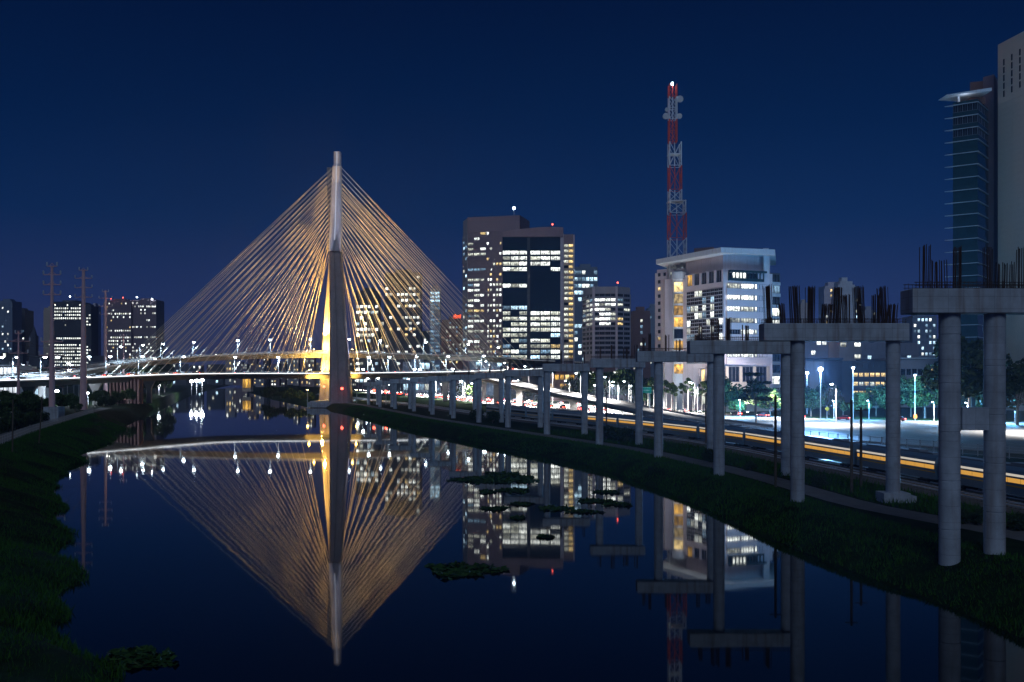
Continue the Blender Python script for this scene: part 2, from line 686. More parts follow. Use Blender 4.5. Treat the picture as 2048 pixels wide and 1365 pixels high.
def point(parent, loc, power, col, r=0.3, name='lamp_light'):
    l = bpy.data.lights.new(name, 'POINT')
    l.energy, l.color, l.shadow_soft_size = power, col, r
    o = bpy.data.objects.new(name, l)
    COL.objects.link(o)
    o.parent = parent
    o.location = loc
    return o


LAMPMESH = {}


def downlight(parent, loc, power, col, r=0.25, cone=150):
    l = bpy.data.lights.new('lamp_light', 'SPOT')
    l.energy, l.color, l.shadow_soft_size = power, col, r
    l.spot_size, l.spot_blend = math.radians(cone), .6
    o = bpy.data.objects.new('lamp_light', l)
    COL.objects.link(o)
    o.parent = parent
    o.location = loc
    return o


def street_lamp(base, h, label, group, power=0, yaw=0.0, arm=2.0, bulb=0.32, col=COOL, bm=None, double=False, name='street_lamp'):
    r = thing(name, label, 'street lamp', base, group, yaw)
    key = (h, arm, bulb, double, (bm or M_BULB).name)
    if key not in LAMPMESH:
        p, hd, bl = MB(), MB(), MB()
        p.bar((0, 0, 0), (0, 0, h * .96), .13, .08, 8)
        p.lathe((0, 0, 0), [(.25, 0), (.25, .25), (.14, .3)], 8)
        for s in ((1, -1) if double else (1,)):
            p.bar((0, 0, h * .93), (s * arm * .5, 0, h * .985), .06, .05)
            p.bar((s * arm * .5, 0, h * .985), (s * arm, 0, h), .05, .045)
            hd.box((s * (arm + .35), 0, h + .05), (1.0, .4, .16))
            bl.lathe((s * (arm + .35), 0, h - .03 - bulb * .9), [(bulb * .3, 0), (bulb * .8, bulb * .22), (bulb, bulb * .55), (bulb, bulb * .9)], 10)
        LAMPMESH[key] = (p.mesh('pole', M_GALV), hd.mesh('lamp_head', M_BLACK), bl.mesh('bulb', bm or M_BULB, smooth=True))
    p, hd, bl = LAMPMESH[key]
    link('pole', p, r)
    h_ = link('lamp_head', hd, r)
    link('bulb', bl, h_)
    if power:
        downlight(r, (arm + .35, 0, h - bulb - .45), power, col)
    return r


# ------------------------------------------------------------------ buildings
M_WALLS = {
    'brown': mat('brown_facade', (0.30, 0.22, 0.25), 0.8, 0.12, 0.08),
    'grey': mat('grey_facade', (0.36, 0.345, 0.39), 0.8, 0.12, 0.08),
    'pale': mat('pale_facade', (0.64, 0.575, 0.63), 0.8, 0.10, 0.08, stain=0.2),
    'beige': mat('beige_facade', (0.56, 0.45, 0.37), 0.8, 0.10, 0.1),
    'dark': mat('dark_facade', (0.075, 0.08, 0.10), 0.6, 0.15, 0.08),
    'glass': mat('dark_glass', (0.012, 0.032, 0.06), 0.08, 0.2, 0.05, spec=0.6),
    'teal': mat('teal_glass', (0.014, 0.045, 0.055), 0.12, 0.25, 0.2, spec=0.6),
    'blue': mat('blue_grey_facade', (0.22, 0.27, 0.36), 0.8, 0.12, 0.08),
    'white': mat('white_facade', (0.64, 0.68, 0.74), 0.75, 0.08, 0.1, stain=0.2),
    'rust': mat('brick_facade', (0.22, 0.13, 0.12), 0.85, 0.15, 0.1),
}
M_FRAME = mat('window_frame', (0.16, 0.16, 0.18), 0.6, 0.1, 1)
W_EM = {
    'W': emit('lit_office', (0.95, 1.0, 0.93), 3.2, True),
    'w': emit('lit_office_dim', (0.92, 0.95, 0.80), 1.3, True),
    'Y': emit('lit_warm', (1.0, 0.72, 0.30), 1.7, True),
    'O': emit('lit_amber', (1.0, 0.54, 0.09), 1.5, True),
    'C': emit('lit_cool', (0.55, 0.82, 1.0), 2.6, True),
    'c': emit('lit_cool_dim', (0.40, 0.68, 0.95), 0.7, True),
    'd': mat('unlit_glass', (0.012, 0.016, 0.026), 0.12, 0.3, 0.3, spec=0.6),
    'L': emit('lobby_glow', (0.85, 0.92, 1.0), 2.6, True),
}
WIN = {}


def win_mesh(key, mull=2):
    k = (key, mull)
    if k not in WIN:
        m = MB()
        m.v += [(-.5, -.02, -.5), (.5, -.02, -.5), (.5, -.02, .5), (-.5, -.02, .5)]
        m.f.append((0, 1, 2, 3))
        m.m.append(0)
        e = .045
        m.box((0, -.09, .5 - e / 2), (1, .14, e), mi=1).box((0, -.09, -.5 + e / 2), (1, .14, e), mi=1)
        m.box((-.5 + e / 2, -.09, 0), (e, .138, 1 - 2 * e), mi=1).box((.5 - e / 2, -.09, 0), (e, .138, 1 - 2 * e), mi=1)
        for j in range(1, mull):
            m.box((-.5 + j / mull, -.07, 0), (e * .7, .1, 1 - 2 * e), mi=1)
        WIN[k] = m.mesh('window_' + key, [W_EM[key], M_FRAME])
    return WIN[k]


def facade(root, a, b, z0, z1, floors, bays, lit, wall, wf=.78, hf=.6, d=.4, pier=True, mull=2, band=True, skip_top=0):
    """One face of a building between ground points a and b (a to the viewer's left): proud floor bands and piers, and a window object in every bay that lit() names."""
    a, b = Vector((a[0], a[1])), Vector((b[0], b[1]))
    L = (b - a).length
    t = (b - a) / L
    n = Vector((t.y, -t.x))
    yaw = math.atan2(t.y, t.x)
    fh, bw = (z1 - z0) / floors, L / bays
    mid = (a + b) / 2
    m = M_WALLS[wall]
    if band:
        for f in range(floors):
            c = mid + n * (d / 2 - .01)
            block('floor_band', m, root, (c.x, c.y, z0 + f * fh + (1 - hf) * fh / 2), (L, d, (1 - hf) * fh), yaw)
    if pier:
        for k in range(bays + 1):
            c = a + t * (bw * k) + n * (d / 2 - .03)
            block('pier', m, root, (c.x, c.y, (z0 + z1) / 2), ((1 - wf) * bw, d - .05, z1 - z0), yaw)
    l = root.location
    for f in range(floors - skip_top):
        zc = z0 + f * fh + (1 - hf) * fh + hf * fh / 2
        for k in range(bays):
            key = lit(f, k)
            if key:
                c = a + t * (bw * (k + .5)) + n * .03
                link('window', win_mesh(key, mull), root, (c.x - l.x, c.y - l.y, zc - l.z), yaw, (bw * (wf if pier else .97), 1, fh * hf))


def choose(p, keys='WWwwC', dark=None):
    ks = list(keys)
    def f(fl, k):
        return random.choice(ks) if random.random() < p else dark
    return f


def by_row(rows, dark=None):
    """rows from the top floor down, one character per bay; '.' is unlit."""
    n = len(rows)
    def f(fl, k):
        r = rows[n - 1 - fl] if fl < n else ''
        c = r[k] if k < len(r) else '.'
        return dark if c == '.' else c
    return f


def rowwise(p_row, p_cell, keys='WWw', dark=None):
    cache = {}
    def f(fl, k):
        if fl not in cache:
            cache[fl] = random.random() < p_row
        return random.choice(keys) if cache[fl] and random.random() < p_cell else dark
    return f


def building(name, label, poly, z1, wall, z0=ground_z, group=None, cat='building'):
    cx = sum(p[0] for p in poly) / len(poly)
    cy = sum(p[1] for p in poly) / len(poly)
    r = thing(name, label, cat, (cx, cy, z0), group)
    part('wall', MB().prism(list(poly), z0, z1), M_WALLS[wall], r)
    return r


def front(px0, px1, D, D2=None):
    return (PX(px0, D), D), (PX(px1, D2 or D), D2 or D)


def box_poly(a, b, depth):
    t = (Vector(b) - Vector(a)).normalized()
    n = Vector((-t.y, t.x)) * depth
    return [tuple(a), tuple(b), (b[0] + n.x, b[1] + n.y), (a[0] + n.x, a[1] + n.y)]


def roof_light(x, y, z, label, col='r', s=1.0):
    m = M_RED if col == 'r' else M_BULB
    r = thing('warning_light', label, 'warning light', (x, y, z))
    part('mast', MB().bar((x, y, z), (x, y, z + 2.5 * s), .12 * s), M_GALV, r)
    part('bulb', MB().lathe((x, y, z + 2.5 * s), [(.2 * s, 0), (.55 * s, .3 * s), (.55 * s, .9 * s), (.2 * s, 1.2 * s)], 8), m, r, True)
    return r


def simple_tower(name, label, px0, px1, ytop, D, floors, bays, lit, wall, depth=22, wf=.7, hf=.55, group=None, pier=True, parapet=True, side=None, mull=2, dskew=0, band=True):
    a, b = front(px0, px1, D, D + dskew)
    z1 = PZ(ytop, D)
    r = building(name, label, box_poly(a, b, depth), z1, wall, group=group)
    zt = z1 - (z1 - ground_z) * .03
    facade(r, a, b, ground_z, zt, floors, bays, lit, wall, wf, hf, pier=pier, mull=mull, band=band)
    if parapet:
        c = (Vector(a) + Vector(b)) / 2
        t = (Vector(b) - Vector(a))
        yaw = math.atan2(t.y, t.x)
        n = Vector((-t.y, t.x)).normalized()
        c2 = c + n * depth * .5
        block('roof_housing', M_WALLS[wall], r, (c2.x, c2.y, z1 + 1.6), (t.length * .45, depth * .5, 3.2), yaw)
    if side is not None and abs(px0 + px1 - 2048) > 120:
        # the flank that the camera also sees
        p = box_poly(a, b, depth)
        if px0 > 1024:
            facade(r, p[3], p[0], ground_z, zt, floors, max(2, bays // 2), side, wall, wf, hf, pier=pier, mull=mull)
        else:
            facade(r, p[1], p[2], ground_z, zt, floors, max(2, bays // 2), side, wall, wf, hf, pier=pier, mull=mull)
    return r


# --- dark glass tower with lit rows (centre)
D = 770
a, b = front(1005, 1121, D)
zt = PZ(472, D)
r = building('glass_tower', 'dark blue glass office tower with bright lit floors and a curved roof', box_poly(a, b, 38), zt, 'glass')
half = PX(1057, D)
rowsL = ['...', '...', 'WWW', 'wWW', 'wwW', 'WwW', '...', '...', 'WwW', '...', '...', '...', 'cCC', 'w.w', 'wwW', '.ww', 'wWW', 'www', '.wc', 'c.w', 'wWc', 'cww']
rowsR = ['...', '...', 'WWW', 'wWW', 'WW.', '..W', '...', '...', '...', '...', '...', '...', '...', 'WWw', 'wWW', 'WwW', 'wwW', '..C', 'Ww.', 'wwY', 'wcW', 'CwW']
zb, ztop = PZ(722, D), PZ(480, D)
for A, B, R in ((a, (half - 1.0, D), rowsL), ((half + 1.2, D), b, rowsR)):
    facade(r, A, B, zb, ztop, 22, 3, by_row(R), 'glass', .94, .72, .25, pier=False, mull=5)
block('centre_mullion', M_WALLS['dark'], r, (half + .1, D - .3, (ground_z + zt) / 2), (2.2, .8, zt - ground_z))
mb = MB()
pr = []
for k in range(13):
    u = k / 12
    pr.append((a[0] + (b[0] + 2 - a[0]) * u, PZ(466, D) + (PZ(455, D) - PZ(466, D)) * math.sin(math.pi * min(1, u * .62 + .02))))
mb.loft([[(x, D - 2, zt - 1), (x, D - 2, z), (x, D + 30, z), (x, D + 30, zt - 1)] for x, z in pr])
part('curved_roof', mb, M_WALLS['brown'], r)
block('side_pier', M_WALLS['pale'], r, (PX(1124, D), D + 1, (ground_z + PZ(468, D)) / 2), (2.6, 3.5, PZ(468, D) - ground_z))
wa, wb = (PX(1128, D), D + 2.5), (PX(1147, D), D + 2.5)
part('side_wing', MB().prism(box_poly(wa, wb, 30), ground_z, PZ(468, D)), M_WALLS['brown'], r)
facade(r, wa, wb, PZ(722, D), PZ(488, D), 22, 2, lambda f, k: ('w' if k == 0 else 'Y') if not (f % 7 == 3) else ('d' if k == 0 else 'Y'), 'beige', .94, .55, .7, pier=False, mull=1)
block('edge_pier', M_WALLS['pale'], r, (PX(1148, D), D + 1.5, (ground_z + PZ(470, D)) / 2), (1.0, 3.5, PZ(470, D) - ground_z))
roof_light(PX(1105, D), D, PZ(458, D), 'pinkish warning light on the curved roof of the glass tower', 'r', 1.1)

# --- brown stepped tower left of it
D = 850
a, b = (PX(935, 862), 862), (PX(1040, D), D)
zt = PZ(431, D)
r = building('banded_tower', 'tall brown office tower with a diagonal rib across its lit windows', box_poly(a, b, 34), zt, 'brown')
zcap = PZ(462, D)
A = Vector(a)
Bv = Vector(b)
T = (Bv - A)
rib0, rib1 = .34, .72                                       # rib from low left to high right (share of the face)
FL = 25
z0f = PZ(722, D)
fhh = (zcap - z0f) / FL
warm_rows = {FL - 1: 'Y', FL - 5: 'w', FL - 8: 'c', FL - 10: 'w', FL - 11: 'W', FL - 12: 'W', FL - 13: 'w', FL - 15: 'W', FL - 16: 'Y', FL - 18: 'W', FL - 20: 'w', FL - 22: 'W', FL - 24: 'w'}


def lit_left(f, k):
    if f in warm_rows and random.random() < .85:
        return warm_rows[f]
    return random.choice('wWc') if random.random() < .22 else None


def lit_right(f, k):
    p = .88 if f in (FL - 10, FL - 11, FL - 12, FL - 13, FL - 15, FL - 16, FL - 19, FL - 20) else (.55 if f < FL - 8 else .35)
    return random.choice('WWwwY') if random.random() < p else None


split = A + T * .36
facade(r, a, split, z0f, zcap, FL, 3, lit_left, 'brown', .9, .52, .5, mull=3)
facade(r, split, A + T * .66, z0f, zcap, FL, 5, lit_right, 'brown', .66, .52, .4, mull=1)
facade(r, A + T * .66, A + T * .72, z0f, zcap, FL, 1, lambda f, k: 'Y' if f < FL - 3 else 'W', 'brown', .6, .55, .45, mull=1)
facade(r, A + T * .72, b, z0f, zcap, FL, 2, lambda f, k: random.choice('WC') if f > FL - 4 else None, 'brown', .6, .5, .4, mull=1)
yaw = math.atan2(T.y, T.x)
nrm = Vector((T.y, -T.x)).normalized()
p0 = A + T * .34 + nrm * .55
p1 = A + T * .64 + nrm * .55
mb = MB()
w = T.normalized() * 1.6
mb.loft([[(p.x - w.x, p.y - w.y, z), (p.x + w.x, p.y + w.y, z), (p.x + w.x - nrm.x * .6, p.y + w.y - nrm.y * .6, z), (p.x - w.x - nrm.x * .6, p.y - w.y - nrm.y * .6, z)]
         for p, z in ((p0, z0f), (p0 + T * .02, PZ(556, D)), (p1, PZ(470, D)), (p1 + T * .02, zcap))])
part('diagonal_rib', mb, M_WALLS['brown'], r)
c = (A + Bv) / 2 + nrm * .3
block('roof_screen', M_WALLS['brown'], r, (c.x, c.y, (zcap + zt) / 2), (T.length, .8, zt - zcap - .02), yaw)
a2 = (PX(926, 880), 880)
part('side_wing', MB().prism([a2, (a[0] - .1, a[1]), (a[0] + 4, a[1] + 34), (a2[0] + 4, a2[1] + 30)], ground_z, PZ(440, 870)), M_WALLS['grey'], r)
facade(r, a2, (a[0] - .2, a[1]), z0f, PZ(470, 870), 22, 2, choose(.35, 'cCw'), 'grey', .7, .55, .3, mull=1)
roof_light(PX(1028, D), D + 2, PZ(429, D), 'bright blue white light on top of the brown tower', 'w', 1.8)

# --- mid tower behind, blue rows
simple_tower('office_tower', 'office block with cool lit rows peeking out behind the glass tower', 1148, 1195, 534, 930, 18, 6, rowwise(.75, .75, 'CCcW'), 'blue', 20, .86, .6)
# --- striped corner block
D = 650
pa, pb, pc, pd = (PX(1166, 672), 672), (PX(1187, D), D), (PX(1233, D - 2), D - 2), (PX(1260, D + 6), D + 6)
r = building('striped_office', 'horizontally striped office block with three lit sides behind the pillars', [pa, pb, pc, pd, (PX(1255, 690), 690), (PX(1175, 690), 690)], PZ(574, D), 'grey')
z0f, zf = PZ(712, D), PZ(588, D)
R1 = ['...', 'WWWW', 'WwWW', 'WWw.', '.WWw', 'WWWw', '.WW.'] + ['....'] * 6
facade(r, pb, pc, z0f, zf, 13, 4, by_row(R1, 'd'), 'grey', .97, .62, .5, pier=False, mull=3)
R2 = ['..', 'c.', 'w.', '.w', '..', 'Y.', 'Y.'] + ['..'] * 6
facade(r, pc, pd, z0f, zf, 13, 2, by_row(R2, 'd'), 'grey', .9, .6, .5, mull=3)
R3 = ['...', '.wc', '.wW', 'wwW', 'cww', 'www', '.ww'] + ['...'] * 6
facade(r, pa, pb, z0f, zf, 13, 3, by_row(R3, 'd'), 'grey', .9, .6, .5, mull=2)
block('corner_pier', M_WALLS['pale'], r, (pb[0], pb[1] - .5, (ground_z + PZ(574, D)) / 2), (1.6, 1.4, PZ(574, D) - ground_z))
block('corner_pier', M_WALLS['pale'], r, (pc[0], pc[1] - .5, (ground_z + PZ(574, D)) / 2), (1.4, 1.4, PZ(574, D) - ground_z))
roof_light(PX(1237, D), D + 5, PZ(573, D), 'small red light on the roof of the striped office block', 'r', .9)
# --- dim flats
simple_tower('apartment_block', 'dim apartment block beside the striped office with a brick red flank', 1266, 1300, 622, 720, 14, 5, choose(.12, 'wc'), 'rust', 16)
simple_tower('apartment_block', 'narrow grey apartment block between the brick block and the tall broadcaster building', 1297, 1318, 616, 760, 15, 3, choose(.2, 'wcC'), 'blue', 14)

# --- broadcaster building with the flat roof slab
pl, pk, pr_ = (PX(1345, 428), 428), (PX(1447, 395), 395), (PX(1545, 402), 402)
back = [(pr_[0] + 8, 440), (pl[0] + 10, 470)]
D = 395
zr = PZ(508, D)
zw = PZ(545, D)
r = building('roof_slab_office', 'pale office building under a wide overhanging flat roof slab', [pl, pk, pr_] + back, zw, 'pale')
# set back crown wall
crown = [(PX(1372, 424), 424), (PX(1446, 399), 399), (PX(1540, 406), 406), (pr_[0] + 5, 436), (pl[0] + 22, 460)]
part('crown_wall', MB().prism(crown, zw + .01, zr - .01), M_WALLS['pale'], r)
block('corner_post', M_WALLS['white'], r, (PX(1533, 401), 402.5, (zw + zr) / 2), (2.0, 2.2, zr - zw + 6))
slab = [(PX(1312, 432), 432), (PX(1442, 391), 391), (PX(1550, 398), 398), (PX(1552, 436), 436), (PX(1442, 440), 440), (PX(1345, 455), 455)]
part('roof_slab', MB().prism(slab, zr, PZ(495, 391)), M_WALLS['white'], r)
part('roof_housing', MB().prism([(PX(1388, 430), 430), (PX(1428, 425), 425), (PX(1428, 436), 436), (PX(1388, 440), 440)], PZ(495, 391), PZ(491, 420)), M_WALLS['rust'], r)
# right hand face: five lit floors
RF = ['wWW', 'WWW', 'WwW', 'wwW', '.Ww', 'ww.', 'WWw']
fz0, fz1 = PZ(728, D), PZ(567, D)
off = .35
pkn, prn = (pk[0] + 1.2, pk[1]), (PX(1535, 401.5), 401.5)
facade(r, pkn, prn, fz0, fz1, 7, 3, by_row(RF, 'd'), 'pale', .92, .42, .35, pier=False, mull=5)
facade(r, (pkn[0] + .5, pkn[1] - .6), (prn[0] - 2, prn[1] - .6), PZ(562, D), PZ(545, D), 1, 10, lambda f, k: 'W' if k in (1, 2, 3, 4) else 'd', 'teal', .9, .68, .8, mull=1)
block('cornice_strip', M_WALLS['teal'], r, ((pkn[0] + prn[0]) / 2, (pkn[1] + prn[1]) / 2 - 1.0, PZ(545, D) + .45), (17, 1.6, .8), math.atan2(prn[1] - pkn[1], prn[0] - pkn[0]))
# left face: square openings on top, glass with fine floor lines beneath
lf0 = (pl[0] + (pk[0] - pl[0]) * .30, pl[1] + (pk[1] - pl[1]) * .30)
facade(r, lf0, pk, PZ(580, 410), PZ(547, 410), 1, 5, lambda f, k: 'O' if k == 0 else 'd', 'pale', .76, .72, .6, mull=2)
RG = ['.W.w.', '....W', 'c.W.w', '.w..c', 'C.wW.', 'w.c.w', '.w.W.', 'c.w..', 'w..c.', 'c.C.w']
facade(r, (lf0[0], lf0[1] - .1), (pk[0] - .3, pk[1] - .1), PZ(728, 410), PZ(582, 410), 10, 9, lambda f, k: random.choice('WWwwcC') if random.random() < .30 else 'd', 'glass', .95, .86, .25, pier=False, mull=2)
for k in range(20):
    z = PZ(728, 410) + (PZ(582, 410) - PZ(728, 410)) * k / 20
    c = (Vector(lf0) + Vector(pk)) / 2 + Vector((-.4, -.55))
    block('floor_line', M_WALLS['white'], r, (c.x, c.y, z + .3), ((Vector(pk) - Vector(lf0)).length - .2, .25, .16), math.atan2(pk[1] - lf0[1], pk[0] - lf0[0]))
# amber stair drum with white cap
dc = (PX(1360, 424), 424.0)
part('stair_drum', MB().lathe((dc[0], dc[1], ground_z), [(3.1, 0), (3.1, PZ(560, 424) - ground_z)], 24), M_WALLS['white'], r, True)
part('drum_cap', MB().lathe((dc[0], dc[1], PZ(561, 424)), [(3.0, 0), (3.5, .2), (3.5, 3.2), (3.2, 3.4)], 24), M_WALLS['white'], r, True)
for k in range(8):
    zz = PZ(752, 424) + (PZ(566, 424) - PZ(752, 424)) * k / 8
    hh = (PZ(566, 424) - PZ(752, 424)) / 8
    m_ = MB()
    ring = []
    for j in range(11):
        th = math.radians(-165 + 13.5 * j + 18)
        ring.append((dc[0] + 3.35 * math.cos(th), dc[1] + 3.35 * math.sin(th)))
    ring += [(dc[0] + 3.0 * (x - dc[0]) / 3.35, dc[1] + 3.0 * (y - dc[1]) / 3.35) for x, y in reversed(ring)]
    m_.prism(ring, zz + .9, zz + hh - .1)
    part('drum_window', m_, W_EM['O'] if k % 4 != 3 and k != 6 else W_EM['Y'] if k != 3 else W_EM['d'], r)
# lobby and dark right wing
facade(r, (pl[0] + 2, pl[1] - 1.6), (pk[0] - .5, pk[1] - 1.0), ground_z, PZ(738, 405), 2, 6, choose(.7, 'YOYw', 'd'), 'pale', .7, .7, .5, mull=3)
facade(r, (pkn[0], pkn[1] - .4), (prn[0], prn[1] - .4), ground_z, PZ(733, 398), 2, 3, by_row(['.d.', 'YYO'], 'd'), 'beige', .8, .7, .4, mull=3)
wa, wb = (PX(1541, 412), 412), (PX(1560, 414), 414)
part('dark_wing', MB().prism(box_poly(wa, wb, 22), ground_z, PZ(546, 412)), M_WALLS['dark'], r)
facade(r, wa, wb, ground_z, PZ(548, 412), 12, 1, by_row(['d', 'c', 'd', 'W', 'W', 'd', 'c', 'd', 'd', 'W', 'd', 'C']), 'white', .96, .72, .4, pier=False, mull=3)

# --- beige flats behind its left end
ra, rb = (PX(1314, 500), 500), (PX(1347, 492), 492)
r = building('apartment_block', 'pale apartment block with dark balconies beside the red and white mast', box_poly(ra, rb, 18), PZ(538, 495), 'pale')
facade(r, ra, rb, PZ(760, 495), PZ(545, 495), 15, 3, lambda f, k: 'd' if random.random() < .88 else random.choice('wY'), 'pale', .55, .5, .6, mull=2)

# --- far right glass hotel tower with fins
D = 420
ga, gb, gc = (PX(1906, 420), 420), (PX(1955, 414), 414), (PX(1975, 428), 428)
r = building('finned_tower', 'dark teal glass tower with thin horizontal fins under a winged roof canopy', [ga, gb, gc, (PX(1985, 450), 450), (PX(1925, 450), 450)], PZ(206, D), 'teal')
zb, zt = PZ(700, D), PZ(212, D)
NF = 20
for A, B, nb in ((ga, gb, 5), (gb, gc, 3)):
    facade(r, A, B, zb, zt, NF, nb, lambda f, k: 'd' if f > NF - 4 else None, 'teal', .94, .62, .2, pier=False, mull=2)
M_FIN = mat('pale_fin', (0.42, 0.47, 0.53), 0.5, 0.05, 1)
for k in range(NF + 1):
    z = zb + (zt - zb) * k / NF
    part('fin', MB().prism([(ga[0] - 2.9, ga[1] + 1.5), (ga[0] - .4, ga[1] - .9), (gb[0], gb[1] - .8), (gc[0] + .3, gc[1] - .6), (gc[0] - .3, gc[1] + 1), (gb[0], gb[1] + .6), (ga[0], ga[1] + 1.2)],
                           z - .12, z + .12), M_FIN, r)
mb = MB()
cz = PZ(193, D)
mb.loft([[(PX(1889, D), D - 2, cz - .1), (PX(1889, D), D + 6, cz - .1), (PX(1889, D), D + 6, cz + .1), (PX(1889, D), D - 2, cz + .1)],
         [(PX(1970, D), D - 6, cz + .6), (PX(1970, D), D + 12, cz + .6), (PX(1970, D), D + 12, cz + 2.0), (PX(1970, D), D - 6, cz + 2.0)]])
part('roof_canopy', mb, M_WALLS['white'], r)
part('canopy_post', MB().bar((PX(1918, D), D + .5, PZ(206, D)), (PX(1918, D), D + .5, cz + .3), .55, .55, 10), M_WALLS['white'], r)
part('rooftop_room', MB().prism([(PX(1945, D), D + 2), (PX(1975, D), D + 2), (PX(1975, D), D + 14), (PX(1945, D), D + 14)], PZ(206, D), cz), M_WALLS['rust'], r)
point(r, (PX(1925, D) - r.location.x, D - 3 - r.location.y, PZ(203, D) - r.location.z), 260, (.75, .85, 1.0), .4)
part('core_wall', MB().prism([(PX(1940, 436), 436), (PX(1966, 434), 434), (PX(1966, 448), 448), (PX(1940, 448), 448)], PZ(206, D), PZ(165, 436)), M_WALLS['rust'], r)
part('core_wall', MB().prism([(PX(1966, 434), 434.01), (PX(1988, 430), 430), (PX(1996, 440), 440), (PX(1975, 448), 448.01)], ground_z, PZ(152, 432)), M_WALLS['brown'], r)
# --- beige stone tower at the frame edge
sa, sb = (PX(1996, 420), 420), (215.0, 352)
zt = PZ(90, 420)
r = building('stone_tower', 'tall windowless beige stone tower at the edge of the picture', [sa, sb, (sb[0] + 40, sb[1] + 8), (sa[0] + 40, sa[1] + 8)], zt, 'beige')
Tv = Vector(sb) - Vector(sa)
nv = Vector((Tv.y, -Tv.x)).normalized()
Lt = Tv.length
yaw = math.atan2(Tv.y, Tv.x)
NPX, NPZ = 7, 42
for i in range(NPX):
    for j in range(NPZ):
        u = (i + .5) / NPX
        z = PZ(600, 420) + (zt - PZ(600, 420)) * (j + .5) / NPZ
        c = Vector(sa) + Tv * u + nv * (.06 + random.uniform(-.012, .012))
        block('stone_panel', M_WALLS['beige'], r, (c.x, c.y, z), (Lt / NPX - .10, .12, (zt - PZ(600, 420)) / NPZ - .10), yaw)
for i in range(3):
    u = .06 + .075 * i
    for j in range(5):
        c = Vector(sa) + Tv * u + nv * .13
        block('slot_window', W_EM['d'], r, (c.x, c.y, zt - 9 - j * 3.3 + u * 6), (.9, .1, 2.6), yaw)

# --- distant right buildings
simple_tower('rounded_tower', 'pale residential tower with a rounded crown seen between the rebar clusters', 1650, 1684, 572, 760, 20, 4, choose(.18, 'WwY'), 'pale', 16, .5)
simple_tower('slab_tower', 'tall pale stair tower rising between the rebar clusters', 1680, 1705, 563, 740, 20, 2, choose(.08, 'W'), 'white', 14, .3, .3, pier=True)
simple_tower('residential_tower', 'residential tower with scattered bright windows beside the pale stair tower', 1704, 1724, 580, 770, 18, 3, choose(.45, 'WwC'), 'blue', 16)
simple_tower('low_tower', 'mauve apartment tower behind the second pillar pair', 1728, 1752, 620, 820, 14, 3, choose(.15, 'Cw'), 'grey', 14)
simple_tower('low_tower', 'small pinkish block low on the skyline left of the pale stair tower', 1602, 1618, 606, 900, 14, 3, choose(.05, 'w'), 'beige', 14)
simple_tower('lit_tower', 'blue lit apartment tower full of bright windows beside the near pillar', 1826, 1872, 632, 640, 14, 6, choose(.62, 'CWcC'), 'blue', 18, .6)
simple_tower('flat_tower', 'white apartment tower with two lit window columns behind the near pillars', 1915, 1945, 630, 660, 15, 4, lambda f, k: 'W' if k in (0, 2) and random.random() < .7 else None, 'pale', 16, .55)
simple_tower('beige_wing', 'plain beige block behind the near pillars', 1945, 1990, 615, 470, 4, 2, choose(0), 'beige', 14, .5, .2)
simple_tower('office_block', 'pink banded office block under the second pillar cap', 1679, 1722, 682, 560, 5, 3, by_row(['w.W', '..w', 'w.w', 'wWw', '...']), 'beige', 20, .9, .36)
simple_tower('office_block', 'low mauve office block with a few lit windows under the second pillar cap', 1610, 1676, 678, 580, 6, 6, choose(.2, 'WYC'), 'grey', 20, .8, .45)
simple_tower('brick_block', 'low brick block on the skyline beside the second pillar cap', 1805, 1828, 655, 700, 8, 3, choose(.3, 'wW'), 'rust', 14)
simple_tower('office_block', 'long low mauve block behind the flat concrete hall', 1722, 1835, 686, 600, 5, 10, choose(.16, 'wCW'), 'grey', 16, .7, .5)
# low commercial buildings close behind the trees
ha, hb = front(1612, 1684, 470)
r = building('warehouse', 'blank white walled warehouse behind the floodlights', box_poly(ha, hb, 30), PZ(718, 470), 'white')
block('roof_edge', M_WALLS['dark'], r, ((ha[0] + hb[0]) / 2, 469.6, PZ(718, 470)), (hb[0] - ha[0] + .6, 1.2, .8))
for k in range(9):
    block('panel_rib', M_WALLS['white'], r, (ha[0] + (hb[0] - ha[0]) * k / 8, 469.92, (ground_z + PZ(721, 470)) / 2), (.22, .2, PZ(721, 470) - ground_z))
ha, hb = front(1685, 1772, 440)
r = building('low_office', 'dark low office building with warm lit ceilings behind the trees', box_poly(ha, hb, 26), PZ(722, 440), 'dark')
facade(r, (ha[0] + 4.5, 440), hb, PZ(800, 440), PZ(728, 440), 4, 6, by_row(['......', 'YYYYYY', 'YwYwYY', 'YYOYYY']), 'dark', .8, .45, .5, mull=3)
ha, hb = front(1773, 1884, 450)
r = building('concrete_hall', 'flat concrete hall with a bright roof edge behind the trees', box_poly(ha, hb, 40), PZ(717, 450), 'grey')
block('roof_edge', M_WALLS['white'], r, ((ha[0] + hb[0]) / 2, 449.7, PZ(717, 450)), (hb[0] - ha[0], .8, .6))
facade(r, (ha[0] + 1, 450), (hb[0] - 1, 450), ground_z, PZ(738, 450), 3, 9, choose(.3, 'YOw', 'd'), 'grey', .8, .5, .3, mull=2)

